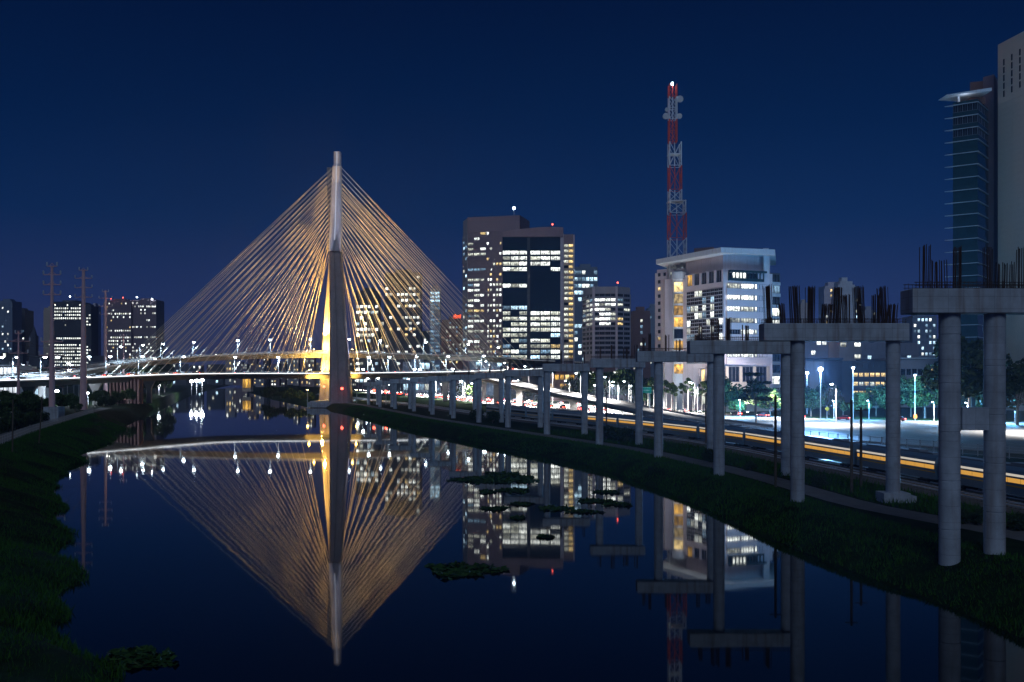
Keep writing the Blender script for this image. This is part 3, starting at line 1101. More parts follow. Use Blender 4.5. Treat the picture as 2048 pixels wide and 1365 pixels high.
# --- behind the bridge, right of the pylon
simple_tower('office_tower', 'grey office tower with scattered lit rows just beside the bridge pylon', 712, 757, 582, 960, 17, 6, rowwise(.7, .6, 'WWwC'), 'dark', 20, .84, .55)
simple_tower('office_tower', 'dark office tower with rows of yellowish windows behind the stay cables', 770, 840, 545, 930, 20, 9, lambda f, k: (random.choice('WWwY') if random.random() < (.7 if k > 5 else .38) else None) if f % 5 != 3 else None, 'dark', 24, .74, .5)
simple_tower('stair_tower', 'slim tower with a glowing glazed stair shaft behind the stay cables', 860, 880, 578, 900, 26, 2, lambda f, k: 'c' if k == 0 and f < 23 else ('C' if f > 22 else ('c' if random.random() < .5 else None)), 'blue', 14, .88, .72)
simple_tower('apartment_tower', 'brick apartment tower beneath the glowing red rooftop sign', 884, 930, 640, 900, 16, 7, choose(.32, 'wwYc'), 'rust', 18, .55, .5)
sgn = thing('rooftop_sign', 'glowing red rooftop sign on the brick apartment tower', 'sign', (PX(914, 899), 899, PZ(640, 899)))
part('sign_frame', MB().box((PX(914, 899), 899.8, PZ(634, 899)), (7.6, .3, 5.2)), M_BLACK, sgn)
M_SIGN = emit('red_sign_glow', (1.0, 0.10, 0.03), 3.0, True)
for k in range(5):
    block('letter', M_SIGN, sgn, (PX(914, 899) - 2.9 + 1.45 * k, 899.3, PZ(634, 899) + .2 * math.sin(k * 2.1)), (1.15, .4, 3.4 + .8 * math.sin(k * 1.7)))
for k in range(3):
    part('leg', MB().bar((PX(914, 899) - 3 + 3 * k, 900, PZ(640, 899)), (PX(914, 899) - 3 + 3 * k, 900, PZ(634, 899)), .15), M_BLACK, sgn)

# --- far left buildings
D = 1672
simple_tower('slab_building', 'hazy blue slab block at the left edge of the skyline', -8, 24, 602, 1500, 22, 6, choose(.09, 'CW'), 'blue', 30, .6)
simple_tower('stepped_building', 'lower dark block next to the hazy blue slab', 24, 49, 620, 1560, 20, 5, choose(.10, 'CcW'), 'dark', 30, .6)
r = simple_tower('grid_tower', 'broad twin bay tower with a dense grid of white windows', 104, 162, 604, D, 24, 14,
                 lambda f, k: ('W' if random.random() < .93 else None) if (f >= 19 and f < 23) or (f >= 5 and f < 12) or (f == 13 and k > 1) else ('w' if random.random() < .02 else ('W' if f == 23 and k % 6 == 1 else None)),
                 'dark', 40, .62, .5, mull=1)
simple_tower('grid_wing', 'pinkish wing attached left of the white grid tower', 88, 105, 616, D + 14, 24, 4, lambda f, k: 'W' if f in (8,) else ('w' if random.random() < .08 else None), 'beige', 30, .5, .5, mull=1)
simple_tower('grid_wing', 'wing with lit end windows right of the white grid tower', 162, 182, 612, D + 10, 24, 4, lambda f, k: 'W' if (f in (19, 20, 21, 18) or 4 < f < 12) and random.random() < .6 else None, 'dark', 30, .7, .5, mull=1)
simple_tower('slim_tower', 'slim pale residential tower behind the white grid tower', 180, 191, 610, D + 120, 26, 2, choose(.05, 'w'), 'pale', 24, .5, .5, mull=1)
simple_tower('twin_tower', 'left half of a pair of towers with broken rows of lit windows', 208, 262, 601, D, 24, 13,
             lambda f, k: (random.choice('WWw') if random.random() < .85 else None) if f in (20, 15, 13, 12, 11) and k > 1 else (random.choice('WY') if random.random() < .10 else None), 'brown', 40, .6, .5, mull=1)
simple_tower('twin_tower', 'right half of a pair of towers with broken rows of lit windows', 264, 312, 600, D + 6, 24, 12,
             lambda f, k: (random.choice('WWw') if random.random() < .6 else None) if f in (22, 20, 16, 13, 9, 7, 6) else (random.choice('W') if random.random() < .10 else None), 'brown', 40, .6, .5, mull=1)
for px, y, dd, lb in ((222, 600, 1670, 'red light on the left edge of the twin tower roof'), (246, 598, 1670, 'red light on the middle of the twin tower roof'),
                      (274, 597, 1676, 'white light where the twin towers meet'), (304, 601, 1676, 'pale light on the far corner of the twin towers'), (140, 596, D, 'light on the roof of the white grid tower')):
    roof_light(PX(px, dd), dd, PZ(y + 4, dd), lb, 'w' if 'white' in lb or 'pale' in lb or 'grid' in lb else 'r', 1.7)
ch = thing('church_spire', 'dark church spire silhouetted beside the power pole', 'church', (PX(68, 1450), 1450, ground_z))
part('tower', MB().box((PX(68, 1450), 1450, (ground_z + PZ(672, 1450)) / 2), (9, 9, PZ(672, 1450) - ground_z)), M_WALLS['dark'], ch)
part('spire', MB().lathe((PX(68, 1450), 1450, PZ(672, 1450)), [(4.5, 0), (3.6, 4), (.2, PZ(652, 1450) - PZ(672, 1450))], 8), M_WALLS['dark'], ch)

# --- the low far skyline
sky_lab = 'small distant building low on the skyline behind the bridge decks'
for px in range(452, 652, 15):
    w = random.uniform(9, 17)
    simple_tower('distant_building', sky_lab, px, px + w, random.uniform(700, 733), random.uniform(1250, 1600), random.randint(5, 8), 3, choose(.38, 'wYWw'), random.choice(['dark', 'brown', 'grey']), 14, .6, .5,
                 group='small distant buildings behind the bridge', parapet=False, mull=1)
for px, w, y in ((700, 14, 700), (760, 12, 640), (840, 20, 662), (1140, 20, 690), (1262, 10, 690), (1000, 12, 650)):
    simple_tower('distant_building', sky_lab, px, px + w, y, random.uniform(1100, 1250), 9, 3, choose(.4, 'wYWw'), 'dark', 14, .6, .5, group='small distant buildings behind the bridge', parapet=False, mull=1)
for px, w, y in ((320, 20, 722), (345, 26, 728), (380, 22, 731), (415, 30, 729), (4, 40, 705), (60, 30, 712), (186, 24, 712)):
    simple_tower('distant_building', 'low distant building behind the curve of the bridge ramps', px, px + w, y, random.uniform(1300, 1500), 4, 4, choose(.3, 'CwW'), 'dark', 14, .6, .5,
                 group='low buildings behind the bridge ramps', parapet=False, mull=1)
# glass sided low blocks right behind the decks, right of the pylon
simple_tower('low_block', 'low glass fronted block glowing cool white behind the bridge deck', 806, 860, 724, 760, 3, 5, choose(.6, 'cCw'), 'blue', 18, .9, .6)
simple_tower('low_block', 'low lit showroom between the pillars and the glass tower', 940, 1004, 722, 740, 4, 6, choose(.55, 'CcWC'), 'blue', 18, .85, .6)
simple_tower('lit_pavilion', 'orange lit low building glimpsed under the pillar caps', 1098, 1150, 748, 560, 3, 5, choose(.8, 'OYO'), 'rust', 14, .8, .6)
simple_tower('low_block', 'low white terminal with lit strip behind the lane of trees', 1152, 1262, 742, 600, 3, 9, lambda f, k: 'W' if f == 2 and random.random() < .7 else None, 'rust', 14, .8, .4)

# ------------------------------------------------------------------ radio mast
D = 436
mx_, my_ = PX(1353, D), D
M_RED_P = mat('red_mast_paint', (0.60, 0.075, 0.05), 0.6, 0.1, 1)
M_WHITE_P = mat('white_mast_paint', (0.62, 0.63, 0.66), 0.6, 0.08, 1)
r = thing('radio_mast', 'tall red and white banded lattice radio mast with round dishes', 'radio mast', (mx_, my_, PZ(560, D)))
bands = [(170, 195, 7.5, 1), (195, 240, 7.5, 0), (240, 286, 7.5, 1), (286, 333, 11.5, 0), (333, 381, 11.8, 1), (381, 403, 11.8, 0), (403, 428, 15.5, 0), (428, 478, 16, 1), (478, 560, 16.2, 0)]
for y0, y1, hw, red in bands:
    zt, zb = PZ(y0, D), PZ(y1, D)
    h2 = hw * D / F
    cx = mx_ - 3.35 + h2                                           # the left legs run straight up, the right ones step in
    m_ = MB()
    cs = [(cx - h2, my_ - h2), (cx + h2, my_ - h2), (cx + h2, my_ + h2), (cx - h2, my_ + h2)]
    for x, y in cs:
        m_.bar((x, y, zb), (x, y, zt), .27, n=6)
    nseg = max(1, round((zt - zb) / (3.0 * h2)))
    for s in range(nseg):
        za, zc = zb + (zt - zb) * s / nseg, zb + (zt - zb) * (s + 1) / nseg
        for i in range(4):
            p, q = cs[i], cs[(i + 1) % 4]
            m_.bar((p[0], p[1], za), (q[0], q[1], za), .16, n=4)
            m_.bar((p[0], p[1], za), (q[0], q[1], zc), .14, n=4)
            m_.bar((q[0], q[1], za), (p[0], p[1], zc), .14, n=4)
    # cable ladder in the middle
    m_.box((cx, my_, (za + zt) / 2 if nseg == 1 else (zb + zt) / 2), (.45, .3, zt - zb))
    part('lattice_section', m_, M_RED_P if red else M_WHITE_P, r)
for px, y, rad, sx in ((1359, 200, 1.5, 1), (1331, 234, 1.4, -1), (1358, 234, 1.2, 1), (1333, 221, .9, -1)):
    m_ = MB()
    x, z = PX(px, D), PZ(y, D)
    m_.bar((x, my_ - .8, z), (x, my_ - 1.6, z), rad, rad * .95, 16)
    m_.bar((x, my_ - .4, z), (mx_ - 1.6, my_, z), .12)
    part('dish', m_, M_GALV, r)
part('antenna', MB().bar((PX(1341, D), my_, PZ(172, D)), (PX(1341, D), my_, PZ(163, D)), .1), M_BLACK, r)
part('platform', MB().box((mx_ - .4, my_, PZ(404, D)), (6.9, 6.9, .35)), M_WHITE_P, r)
part('platform', MB().box((mx_ - 1.2, my_, PZ(310, D)), (5.2, 5.2, .3)), M_WHITE_P, r)
part('beacon', MB().lathe((PX(1344, D), my_ - 1, PZ(172, D)), [(.2, 0), (.45, .2), (.45, .9), (.2, 1.1)], 8), M_BULB, r, True)
# mast stands on a lower wing roof
m_ = MB().box((mx_ - .5, my_ + 2, (ground_z + PZ(560, D)) / 2), (10, 10, PZ(560, D) - ground_z))
part('base_block', m_, M_WALLS['pale'], r)

# ------------------------------------------------------------------ cable stayed bridge
bridge = thing('cable_stayed_bridge', 'concrete cable stayed bridge with a tall pylon and golden lit cables over the river', 'bridge', (PX(665, 540), 540, 0))


def leg_ring(px, w_px, y, D0, depth, groove):
    c = Vector((PX(px, D0), D0, 0))
    w = w_px * D0 / F
    z = y
    hx, hy, g, gd = w / 2, depth / 2, w * .055, groove
    ch = w * .12
    return [(c.x - hx, c.y - hy + ch, z), (c.x - hx + ch, c.y - hy, z), (c.x - g, c.y - hy, z), (c.x - g, c.y - hy + gd, z), (c.x + g, c.y - hy + gd, z), (c.x + g, c.y - hy, z), (c.x + hx - ch, c.y - hy, z),
            (c.x + hx, c.y - hy + ch, z), (c.x + hx, c.y + hy, z), (c.x - hx, c.y + hy, z)]


# leg that is near at the base, far at the top
near_leg = [(681.5, 44, 1.2, 522, 9), (681, 41, 10, 523.5, 8.5), (679.5, 37, 20, 526, 8), (676, 30, 48, 532, 7), (672.5, 25, 75, 538.5, 6.2), (671, 23.5, 84, 541, 6.2)]
m_ = MB().loft([leg_ring(px, w, z, D0, dp, .7) for px, w, z, D0, dp in near_leg])
part('pylon_leg', m_, M_PYLON, bridge, label='purplish unlit lower leg nearest the camera')
far_leg = [(651, 24, 1.2, 563, 7.5), (653, 22.5, 12, 561, 7.2), (656, 21, 30, 557, 7), (661, 18, 55, 551, 6.4), (666, 16, 75, 546, 6), (668, 15, 84, 543, 6)]
m_ = MB().loft([leg_ring(px, w, z, D0, dp, .4) for px, w, z, D0, dp in far_leg])
part('pylon_leg', m_, M_PYLON, bridge, label='golden floodlit leg behind the near leg')
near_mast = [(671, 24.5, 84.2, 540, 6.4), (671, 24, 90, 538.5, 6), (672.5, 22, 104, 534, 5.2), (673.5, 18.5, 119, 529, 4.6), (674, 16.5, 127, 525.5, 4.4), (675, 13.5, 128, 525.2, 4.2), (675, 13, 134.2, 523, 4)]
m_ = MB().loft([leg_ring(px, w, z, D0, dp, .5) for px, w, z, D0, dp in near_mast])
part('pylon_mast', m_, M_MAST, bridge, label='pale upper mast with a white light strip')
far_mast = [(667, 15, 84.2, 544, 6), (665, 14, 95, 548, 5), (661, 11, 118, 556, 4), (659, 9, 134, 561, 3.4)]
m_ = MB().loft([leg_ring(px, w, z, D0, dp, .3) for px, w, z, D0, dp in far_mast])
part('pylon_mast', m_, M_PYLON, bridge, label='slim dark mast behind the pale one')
m_ = MB()
for (px, w, z, D0, dp), (px2, w2, z2, D2, dp2) in zip(near_mast[1:], near_mast[2:]):
    c, c2 = (PX(px, D0), D0 - dp / 2 + .30), (PX(px2, D2), D2 - dp2 / 2 + .30)
    m_.loft([[(c[0] - .16, c[1], z), (c[0] + .16, c[1], z), (c[0] + .16, c[1] + .2, z), (c[0] - .16, c[1] + .2, z)],
             [(c2[0] - .16, c2[1], z2), (c2[0] + .16, c2[1], z2), (c2[0] + .16, c2[1] + .2, z2), (c2[0] - .16, c2[1] + .2, z2)]])
part('light_strip', m_, emit('strip_glow', (0.80, 0.84, 1.0), 0.75), bridge)
m_ = MB().box((PX(671, 540), 542.5, 84), (5.4, 7.0, 4.0))
part('crossing_block', m_, M_PYLON, bridge)
m_ = MB()
m_.box((PX(664, 540), 541, 1.6), (18, 46, 2.6))
m_.box((PX(664, 540), 541, 3.2), (15.5, 43, .7))
part('pile_cap', m_, M_CONC, bridge)

lower = catmull([(-213, 318, 13.6), (-203, 360, 14.3), (-192, 400, 15.0), (-183, 440, 15.9), (-172, 488, 17.0), (-150, 530, 17.5), (-98, 541, 17.6), (-70, 551, 18.0), (-37, 571, 18.6), (-5, 606, 19.8), (24, 660, 21.5), (50, 730, 23)], 4)
upper = catmull([(-228, 318, 13.4), (-217, 372, 14.6), (-209, 415, 16.4), (-203, 455, 19.0), (-199, 500, 22.6), (-189, 541, 26.0), (-160, 580, 28.8), (-100, 556, 29.4), (-76, 588, 29.2), (-22, 646, 28.6), (4, 716, 27.8), (60, 850, 27.5), (110, 960, 27)], 4)
upper = catmull([(-228, 318, 13.4), (-217, 372, 14.6), (-209, 415, 16.4), (-203, 455, 19.0), (-197, 498, 22.6), (-184, 532, 25.6), (-152, 553, 28.2), (-102, 561, 29.4), (-74, 580, 29.2), (-22, 638, 28.6), (4, 716, 27.8), (60, 850, 27.5), (110, 960, 27)], 4)
DW = 7.0
M_EDGE = emit('deck_edge_glow', (0.88, 0.94, 1.0), 2.5)  # added strip glow, on the lower deck for the line of headlights
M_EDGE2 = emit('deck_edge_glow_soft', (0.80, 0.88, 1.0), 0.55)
for nm, pth in (('lower', lower), ('upper', upper)):
    m_ = MB().sweep(pth, [(-DW, -.25), (-DW, 0), (DW, 0), (DW, -.25), (DW * .72, -.6), (DW * .45, -2.4), (-DW * .45, -2.4), (-DW * .72, -.6)])
    part('deck', m_, M_DECK, bridge, label=nm + ' curved deck')
    m_ = MB().sweep([p + Vector((0, 0, .012)) for p in pth], [(-DW + .6, 0), (DW - .6, 0)], closed=False)
    part('roadway', m_, M_ASPH, bridge)
    for sd in (-1, 1):
        m_ = MB().sweep(pth, [(sd * (DW - .02), -.02), (sd * (DW - .02), .85), (sd * (DW - .3), .85), (sd * (DW - .42), .0)])
        part('parapet', m_, M_DECK, bridge)
        m_ = MB()
        L = plen(pth)
        s = 2.0
        lp = offset_path(pth, sd * (DW - .15))
        while s < plen(lp) - 2:
            p, a_ = along(lp, s)
            m_.box((p.x, p.y, p.z + 1.15), (.12, .12, .6), a_)
            s += 3.0
        m_.sweep([p + Vector((0, 0, 1.4)) for p in lp], [(-.06, 0), (-.06, .1), (.06, .1), (.06, 0)])
        part('railing', m_, M_GALV, bridge)
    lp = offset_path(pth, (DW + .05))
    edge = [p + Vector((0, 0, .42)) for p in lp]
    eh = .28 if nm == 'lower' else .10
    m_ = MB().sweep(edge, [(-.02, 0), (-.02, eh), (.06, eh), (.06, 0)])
    part('edge_glow_strip', m_, M_EDGE if nm == 'lower' else M_EDGE2, bridge, label='added white glowing strip along the deck edge')


def nearest_s(path, x):
    best, s, acc = 1e9, 0, 0
    for a_, b_ in zip(path, path[1:]):
        d = abs(a_.x - x)
        if d < best:
            best, s = d, acc
        acc += (b_ - a_).length
    return s


# stay cables: four fans of 18 pairs
def mast_at(tab, z):
    zs = [q[2] for q in tab]
    return Vector((PX(np.interp(z, zs, [q[0] for q in tab]), np.interp(z, zs, [q[3] for q in tab])), float(np.interp(z, zs, [q[3] for q in tab])), z))


def add_cable(p, q, r=0.105):
    v = q - p
    m_ = MB().bar(p, q, r, r, 5, cap=False)
    part('stay_cable', m_, M_CABLE, bridge, True)


for pth, mast, ztop, zlo in ((upper, far_mast, 131, 88), (lower, near_mast, 127.5, 86)):
    s0 = nearest_s(pth, -100)
    lefts = (118, 140)[pth is lower]
    for side, reach in ((-1, lefts), (1, 150)):
        for k in range(18):
            z = zlo + (ztop - zlo) * k / 17
            top = mast_at(mast, z)
            top.x += side * (2.6 - 1.2 * k / 17)
            dist = 16 + (reach - 16) * k / 17
            for e in (-1, 1):
                ln = offset_path(pth, e * (DW - .9))
                p, _ = along(ln, nearest_s(ln, -100) + side * dist)
                add_cable(top + Vector((0, e * .8, 0)), p + Vector((0, 0, .6)))

# bridge piers
for x, y, zt in ((PX(890, 562), 562, 16.4), (PX(968, 590), 590, 17.2), (PX(1050, 640), 640, 18.5)):
    w = 1.0
    m_ = MB().loft([[(x - w * a_, y - .9, z), (x + w * a_, y - .9, z), (x + w * a_, y + .9, z), (x - w * a_, y + .9, z)] for a_, z in ((1.3, ground_z), (1.3, zt - 7), (3.0, zt))])
    part('deck_pier', m_, M_DECK, bridge)
for s_ in (40, 82, 124, 166):
    p, a_ = along(lower, s_)
    m_ = MB().loft([[(p.x - 1.1 * q, p.y - .9, z), (p.x + 1.1 * q, p.y - .9, z), (p.x + 1.1 * q, p.y + .9, z), (p.x - 1.1 * q, p.y + .9, z)] for q, z in ((1, 3.5), (1, p.z - 6), (2.6, p.z - 2.42))])
    part('deck_pier', m_, M_DECK, bridge)
for s_ in (60, 120, 180):
    p, a_ = along(upper, s_)
    m_ = MB().loft([[(p.x - 1.1 * q, p.y - .9, z), (p.x + 1.1 * q, p.y - .9, z), (p.x + 1.1 * q, p.y + .9, z), (p.x - 1.1 * q, p.y + .9, z)] for q, z in ((1, 3.5), (1, p.z - 6), (2.6, p.z - 2.42))])
    part('deck_pier', m_, M_DECK, bridge)
# wide ribbed abutment on the left shore
p, a_ = along(lower, 150)
m_ = MB()
for k in range(9):
    m_.box((PX(222, 458) + k * 1.6, 458, 9.5), (.9, 2.0, 11.4))
m_.box((PX(222, 458) + 6.4, 460.2, 9.5), (14.5, 2.2, 11.4))
part('abutment', m_, M_WALLS['rust'], bridge)

# floodlights of the pylon
GOLD = (1.0, 0.56, 0.10)
bl = bridge.location


def flood(x, y, z, power, col, label, r=.6, box=True):
    f_ = thing('floodlight', label, 'floodlight', (x, y, z))
    part('housing', MB().box((x, y, z), (.9, .7, .5)), M_BLACK, f_)
    part('lens', MB().box((x, y, z + .32), (.8, .6, .12)), M_BULBW if col is GOLD else M_BULB, f_)
    point(f_, (0, 0, 1.1), power, col, r)
    return f_


def beam(parent, loc, target, power, col, cone, r=.4, blend=.6):
    """A spotlight of a floodlight; loc and target in world coordinates."""
    l = bpy.data.lights.new('spot_beam', 'SPOT')
    l.energy, l.color, l.spot_size, l.spot_blend, l.shadow_soft_size = power, col, math.radians(cone), blend, r
    o = bpy.data.objects.new('spot_beam', l)
    COL.objects.link(o)
    o.parent = parent
    o.location = Vector(loc) - parent.location
    d = Vector(target) - Vector(loc)
    o.rotation_euler = (-d).to_track_quat('Z', 'Y').to_euler()


f_ = flood(PX(644, 550), 550.5, 19.0, 40000, GOLD, 'golden floodlight on the lower deck at the foot of the floodlit pylon leg')
f_ = flood(PX(650, 551), 550.0, 31.0, 26000, GOLD, 'golden floodlight on the upper deck aimed up the floodlit pylon leg')
beam(f_, (PX(641, 548), 547, 32.0), (PX(660, 550), 550, 66), 800000, GOLD, 60)
for px, lb in ((616, 'golden floodlight on a post by the pylon base, river side'), (714, 'golden floodlight on a post by the pylon base, city side')):
    f_ = flood(PX(px, 528), 527, 9.0, 300, GOLD, lb)
    part('post', MB().bar((PX(px, 528), 527, -1), (PX(px, 528), 527, 8.7), .2), M_GALV, f_)
    beam(f_, (PX(px, 528), 527, 10.2), (PX(665, 556), 556, 29), 60000, GOLD, 66, .4, .9)
GOLD2 = (1.0, .70, .30)
for px, D_, z, aim, pw, lb in ((628, 566, 31.5, (575, 560, 80), 230000, 'golden floodlight on the upper deck edge aimed at the river side cables'), (705, 566, 31.5, (760, 566, 80), 230000, 'golden floodlight on the upper deck edge aimed at the city side cables'),
                            (618, 545, 19.5, (570, 540, 60), 150000, 'golden floodlight on the lower deck aimed at the river side cables'), (712, 545, 19.5, (770, 548, 60), 150000, 'golden floodlight on the lower deck aimed at the city side cables')):
    f_ = flood(PX(px, D_), D_, z, 500, GOLD, lb)
    beam(f_, (PX(px, D_), D_, z + 1.2), (PX(aim[0], aim[1]), aim[1], aim[2]), pw * 1.25, GOLD2, 92, .5, .9)
# pale spot on the upper mast
for px, lb in ((640, 'cool spotlight on the lower deck aimed at the pale upper mast, river side'), (705, 'cool spotlight on the lower deck aimed at the pale upper mast, city side')):
    x, y, z = PX(px, 533), 533, 19.4
    f_ = thing('spotlight', lb, 'floodlight', (x, y, z))
    part('housing', MB().box((x, y, z), (.8, .8, .6)), M_BLACK, f_)
    l = bpy.data.lights.new('spot_beam', 'SPOT')
    l.energy, l.color, l.spot_size, l.spot_blend, l.shadow_soft_size = 170000, (.66, .72, 1.0), math.radians(20), .5, .4
    o = bpy.data.objects.new('spot_beam', l)
    COL.objects.link(o)
    o.parent = f_
    o.location = (0, -2, 1)
    d = Vector((PX(674, 529), 527, 113)) - Vector((x, y - 2, z + 1))
    o.rotation_euler = (-d).to_track_quat('Z', 'Y').to_euler()

# lamps along the decks
for pth, xs, nm, h in ((upper, (262, 300, 340, 397, 470, 540, 625, 700, 770, 860, 945, 1010), 'upper', 8.5), (lower, (30, 60, 115, 140, 190, 240, 298, 385, 475, 560, 735, 785, 840, 905, 975), 'lower', 9.5)):
    L = plen(pth)
    for k, px in enumerate(xs):
        best = min(((abs(1024 + F * p.x / p.y - px), i) for i, p in enumerate(pth) if 330 < p.y < 700))[1]
        p = pth[best]
        d = pth[min(best + 1, len(pth) - 1)] - pth[best - 1]
        a_ = math.atan2(d.y, d.x)
        nv = Vector((-d.y, d.x, 0)).normalized() * (DW - .4)
        q = p + nv
        street_lamp((q.x, q.y, q.z), h, 'tall street lamp on the %s bridge deck' % nm, 'street lamps along the %s bridge deck' % nm, 12000 if nm == 'upper' else 24000, a_ - math.pi / 2, 1.8, .72)

for k in range(34):
    px = 715 + 300 * (k + random.random()) / 34
    D_ = random.uniform(610, 760)
    h_ = random.choice((9.0, 11.0, 13.0))
    street_lamp((PX(px, D_), D_, ground_z + random.choice((0, 3, 6))), h_, 'small street lamp glowing between the bridge decks and the office towers', 'far street lamps behind the bridge', 0, random.uniform(0, 6.28), 1.2, .95)
for k in range(16):
    px = 10 + 290 * (k + random.random()) / 16
    D_ = random.uniform(560, 800)
    street_lamp((PX(px, D_), D_, 4.0), random.choice((12.0, 14.0, 17.0, 20.0)), 'street lamp glowing beyond the left bridge ramps', 'street lamps beyond the left ramps', 9000 if k % 4 == 0 else 0, random.uniform(0, 6.28), 1.2, .8)

# ------------------------------------------------------------------ flyover ramp to the expressway
ramp_p = catmull([(-38, 606, 17.2), (-11, 520, 15.2), (7, 460, 11.7), (30, 384, 7.9), (47, 336, 5.0), (58, 304, 3.3), (68, 276, ground_z + .1)], 4)
fr = thing('flyover_ramp', 'white lit flyover ramp curving down to the expressway behind the pillars', 'ramp', (7, 460, ground_z))
part('deck', MB().sweep(ramp_p, [(-5.2, -.3), (-5.2, 0), (5.2, 0), (5.2, -.3), (3.2, -1.6), (-3.2, -1.6)]), M_DECK, fr)
part('roadway', MB().sweep([p + Vector((0, 0, .012)) for p in ramp_p], [(-4.7, 0), (4.7, 0)], closed=False), M_DECK, fr)
for sd in (-1, 1):
    part('parapet', MB().sweep(ramp_p, [(sd * 5.18, -.02), (sd * 5.18, .6), (sd * 4.95, .6), (sd * 4.85, 0)]), M_DECK, fr)
for s_ in (60, 100, 140, 180, 215):
    p, a_ = along(ramp_p, s_)
    part('pier', MB().loft([[(p.x - 1.4 * q, p.y - .8, z), (p.x + 1.4 * q, p.y - .8, z), (p.x + 1.4 * q, p.y + .8, z), (p.x - 1.4 * q, p.y + .8, z)] for q, z in ((1, ground_z), (1, p.z - 3), (1.9, p.z - 1.62))]), M_DECK, fr)

for s_ in (70, 105, 140, 175, 210, 240):
    p, a_ = along(offset_path(ramp_p, -4.9), s_)
    street_lamp((p.x, p.y, p.z), 9.0, 'street lamp on the edge of the flyover ramp', 'street lamps on the flyover ramp', 52000, a_ - math.pi / 2, 1.6, .4, (1.0, .97, .93))
for px, D_, tgt, pw, col, lb in ((1495, 372, (PX(1497, 400), 400, 45), 50000, (.95, .92, 1.0), 'added ground light washing the right hand face of the roof slab building'),
                            (1400, 378, (PX(1400, 408), 408, 45), 32000, (1.0, .93, .85), 'added ground light washing the glass face of the roof slab building'),
                            (1325, 398, (PX(1325, 430), 430, 40), 20000, (.8, .9, 1.0), 'added ground light washing the stair drum of the roof slab building')):
    f_ = thing('floodlight', lb, 'floodlight', (PX(px, D_), D_, ground_z))  # added uplight that brightens the building face
    part('housing', MB().box((PX(px, D_), D_, ground_z + .4), (.9, .6, .6)), M_BLACK, f_)
    part('lens', MB().box((PX(px, D_), D_ + .2, ground_z + .75), (.7, .4, .1)), M_BULB, f_)
    beam(f_, (PX(px, D_), D_, ground_z + 1.2), tgt, pw, col, 95, .4, .8)

# ------------------------------------------------------------------ monorail piers
ORD = ['nearest', 'second', 'third', 'fourth', 'fifth', 'sixth', 'seventh', 'eighth', 'ninth', 'tenth', 'eleventh', 'twelfth', 'thirteenth', 'fourteenth']
bents = [  # distance, cap left px, cap right px, cap top y, cap thickness m, left column px, right column px
    (80, 1813, 2085, 580, 1.95, 1899, 1989), (113, 1523, 1810, 648, 1.98, 1595, 1786), (143, 1377, 1592, 682, 1.9, 1438, 1573), (175, 1273, 1432, 703, 1.9, 1317, 1423),
    (207, 1180, 1289, 718, 1.85, 1199, 1278), (243, 1085, 1179, 728, 1.85, 1094, 1169), (276, 1008, 1087, 740, 1.8, 1016, 1081), (305, 950, 1012, 746, 1.8, 958, 1003), (335, 898, 960, 750, 1.8, 907, 950),
    (368, 856, 910, 753, 1.8, 865, 903), (401, 820, 866, 756, 1.8, 828, 861), (430, 780, 826, 759, 1.8, 790, 820), (455, 752, 790, 762, 1.8, 760, 784), (490, 728, 760, 765, 1.8, 737, 755)]
RBUNDLE = {
    0: [(1835, 1856, 494, 10), (1857, 1890, 524, 13), (1897, 1919, 496, 9), (1964, 1980, 497, 8), (1984, 2024, 528, 15), (2026, 2046, 498, 9), (2052, 2078, 500, 9)],
    1: [(1532, 1544, 572, 6), (1560, 1570, 608, 5), (1583, 1598, 573, 9), (1614, 1629, 574, 9), (1643, 1665, 609, 9), (1667, 1682, 575, 9), (1687, 1698, 590, 6), (1713, 1729, 574, 9), (1748, 1761, 589, 8),
        (1762, 1775, 574, 8), (1774, 1790, 609, 8)],
    2: [(1395, 1405, 652, 6), (1425, 1436, 640, 7), (1450, 1462, 636, 7), (1487, 1498, 650, 6), (1530, 1541, 636, 7)],
    3: [(1284, 1292, 676, 5), (1296, 1302, 668, 5), (1330, 1338, 670, 6), (1352, 1360, 680, 5), (1392, 1400, 672, 5), (1412, 1420, 678, 5)],
    4: [(1196, 1203, 694, 5), (1222, 1230, 690, 5), (1246, 1256, 696, 6), (1268, 1275, 690, 5)],
    5: [(1092, 1098, 706, 4), (1120, 1127, 702, 5), (1140, 1146, 704, 4), (1164, 1170, 704, 4)],
    6: [(1016, 1021, 724, 4), (1040, 1045, 720, 4), (1066, 1071, 722, 4)], 7: [(956, 960, 732, 4), (978, 982, 730, 4), (1000, 1004, 732, 4)], 8: [(906, 910, 738, 4), (936, 940, 738, 4)]}
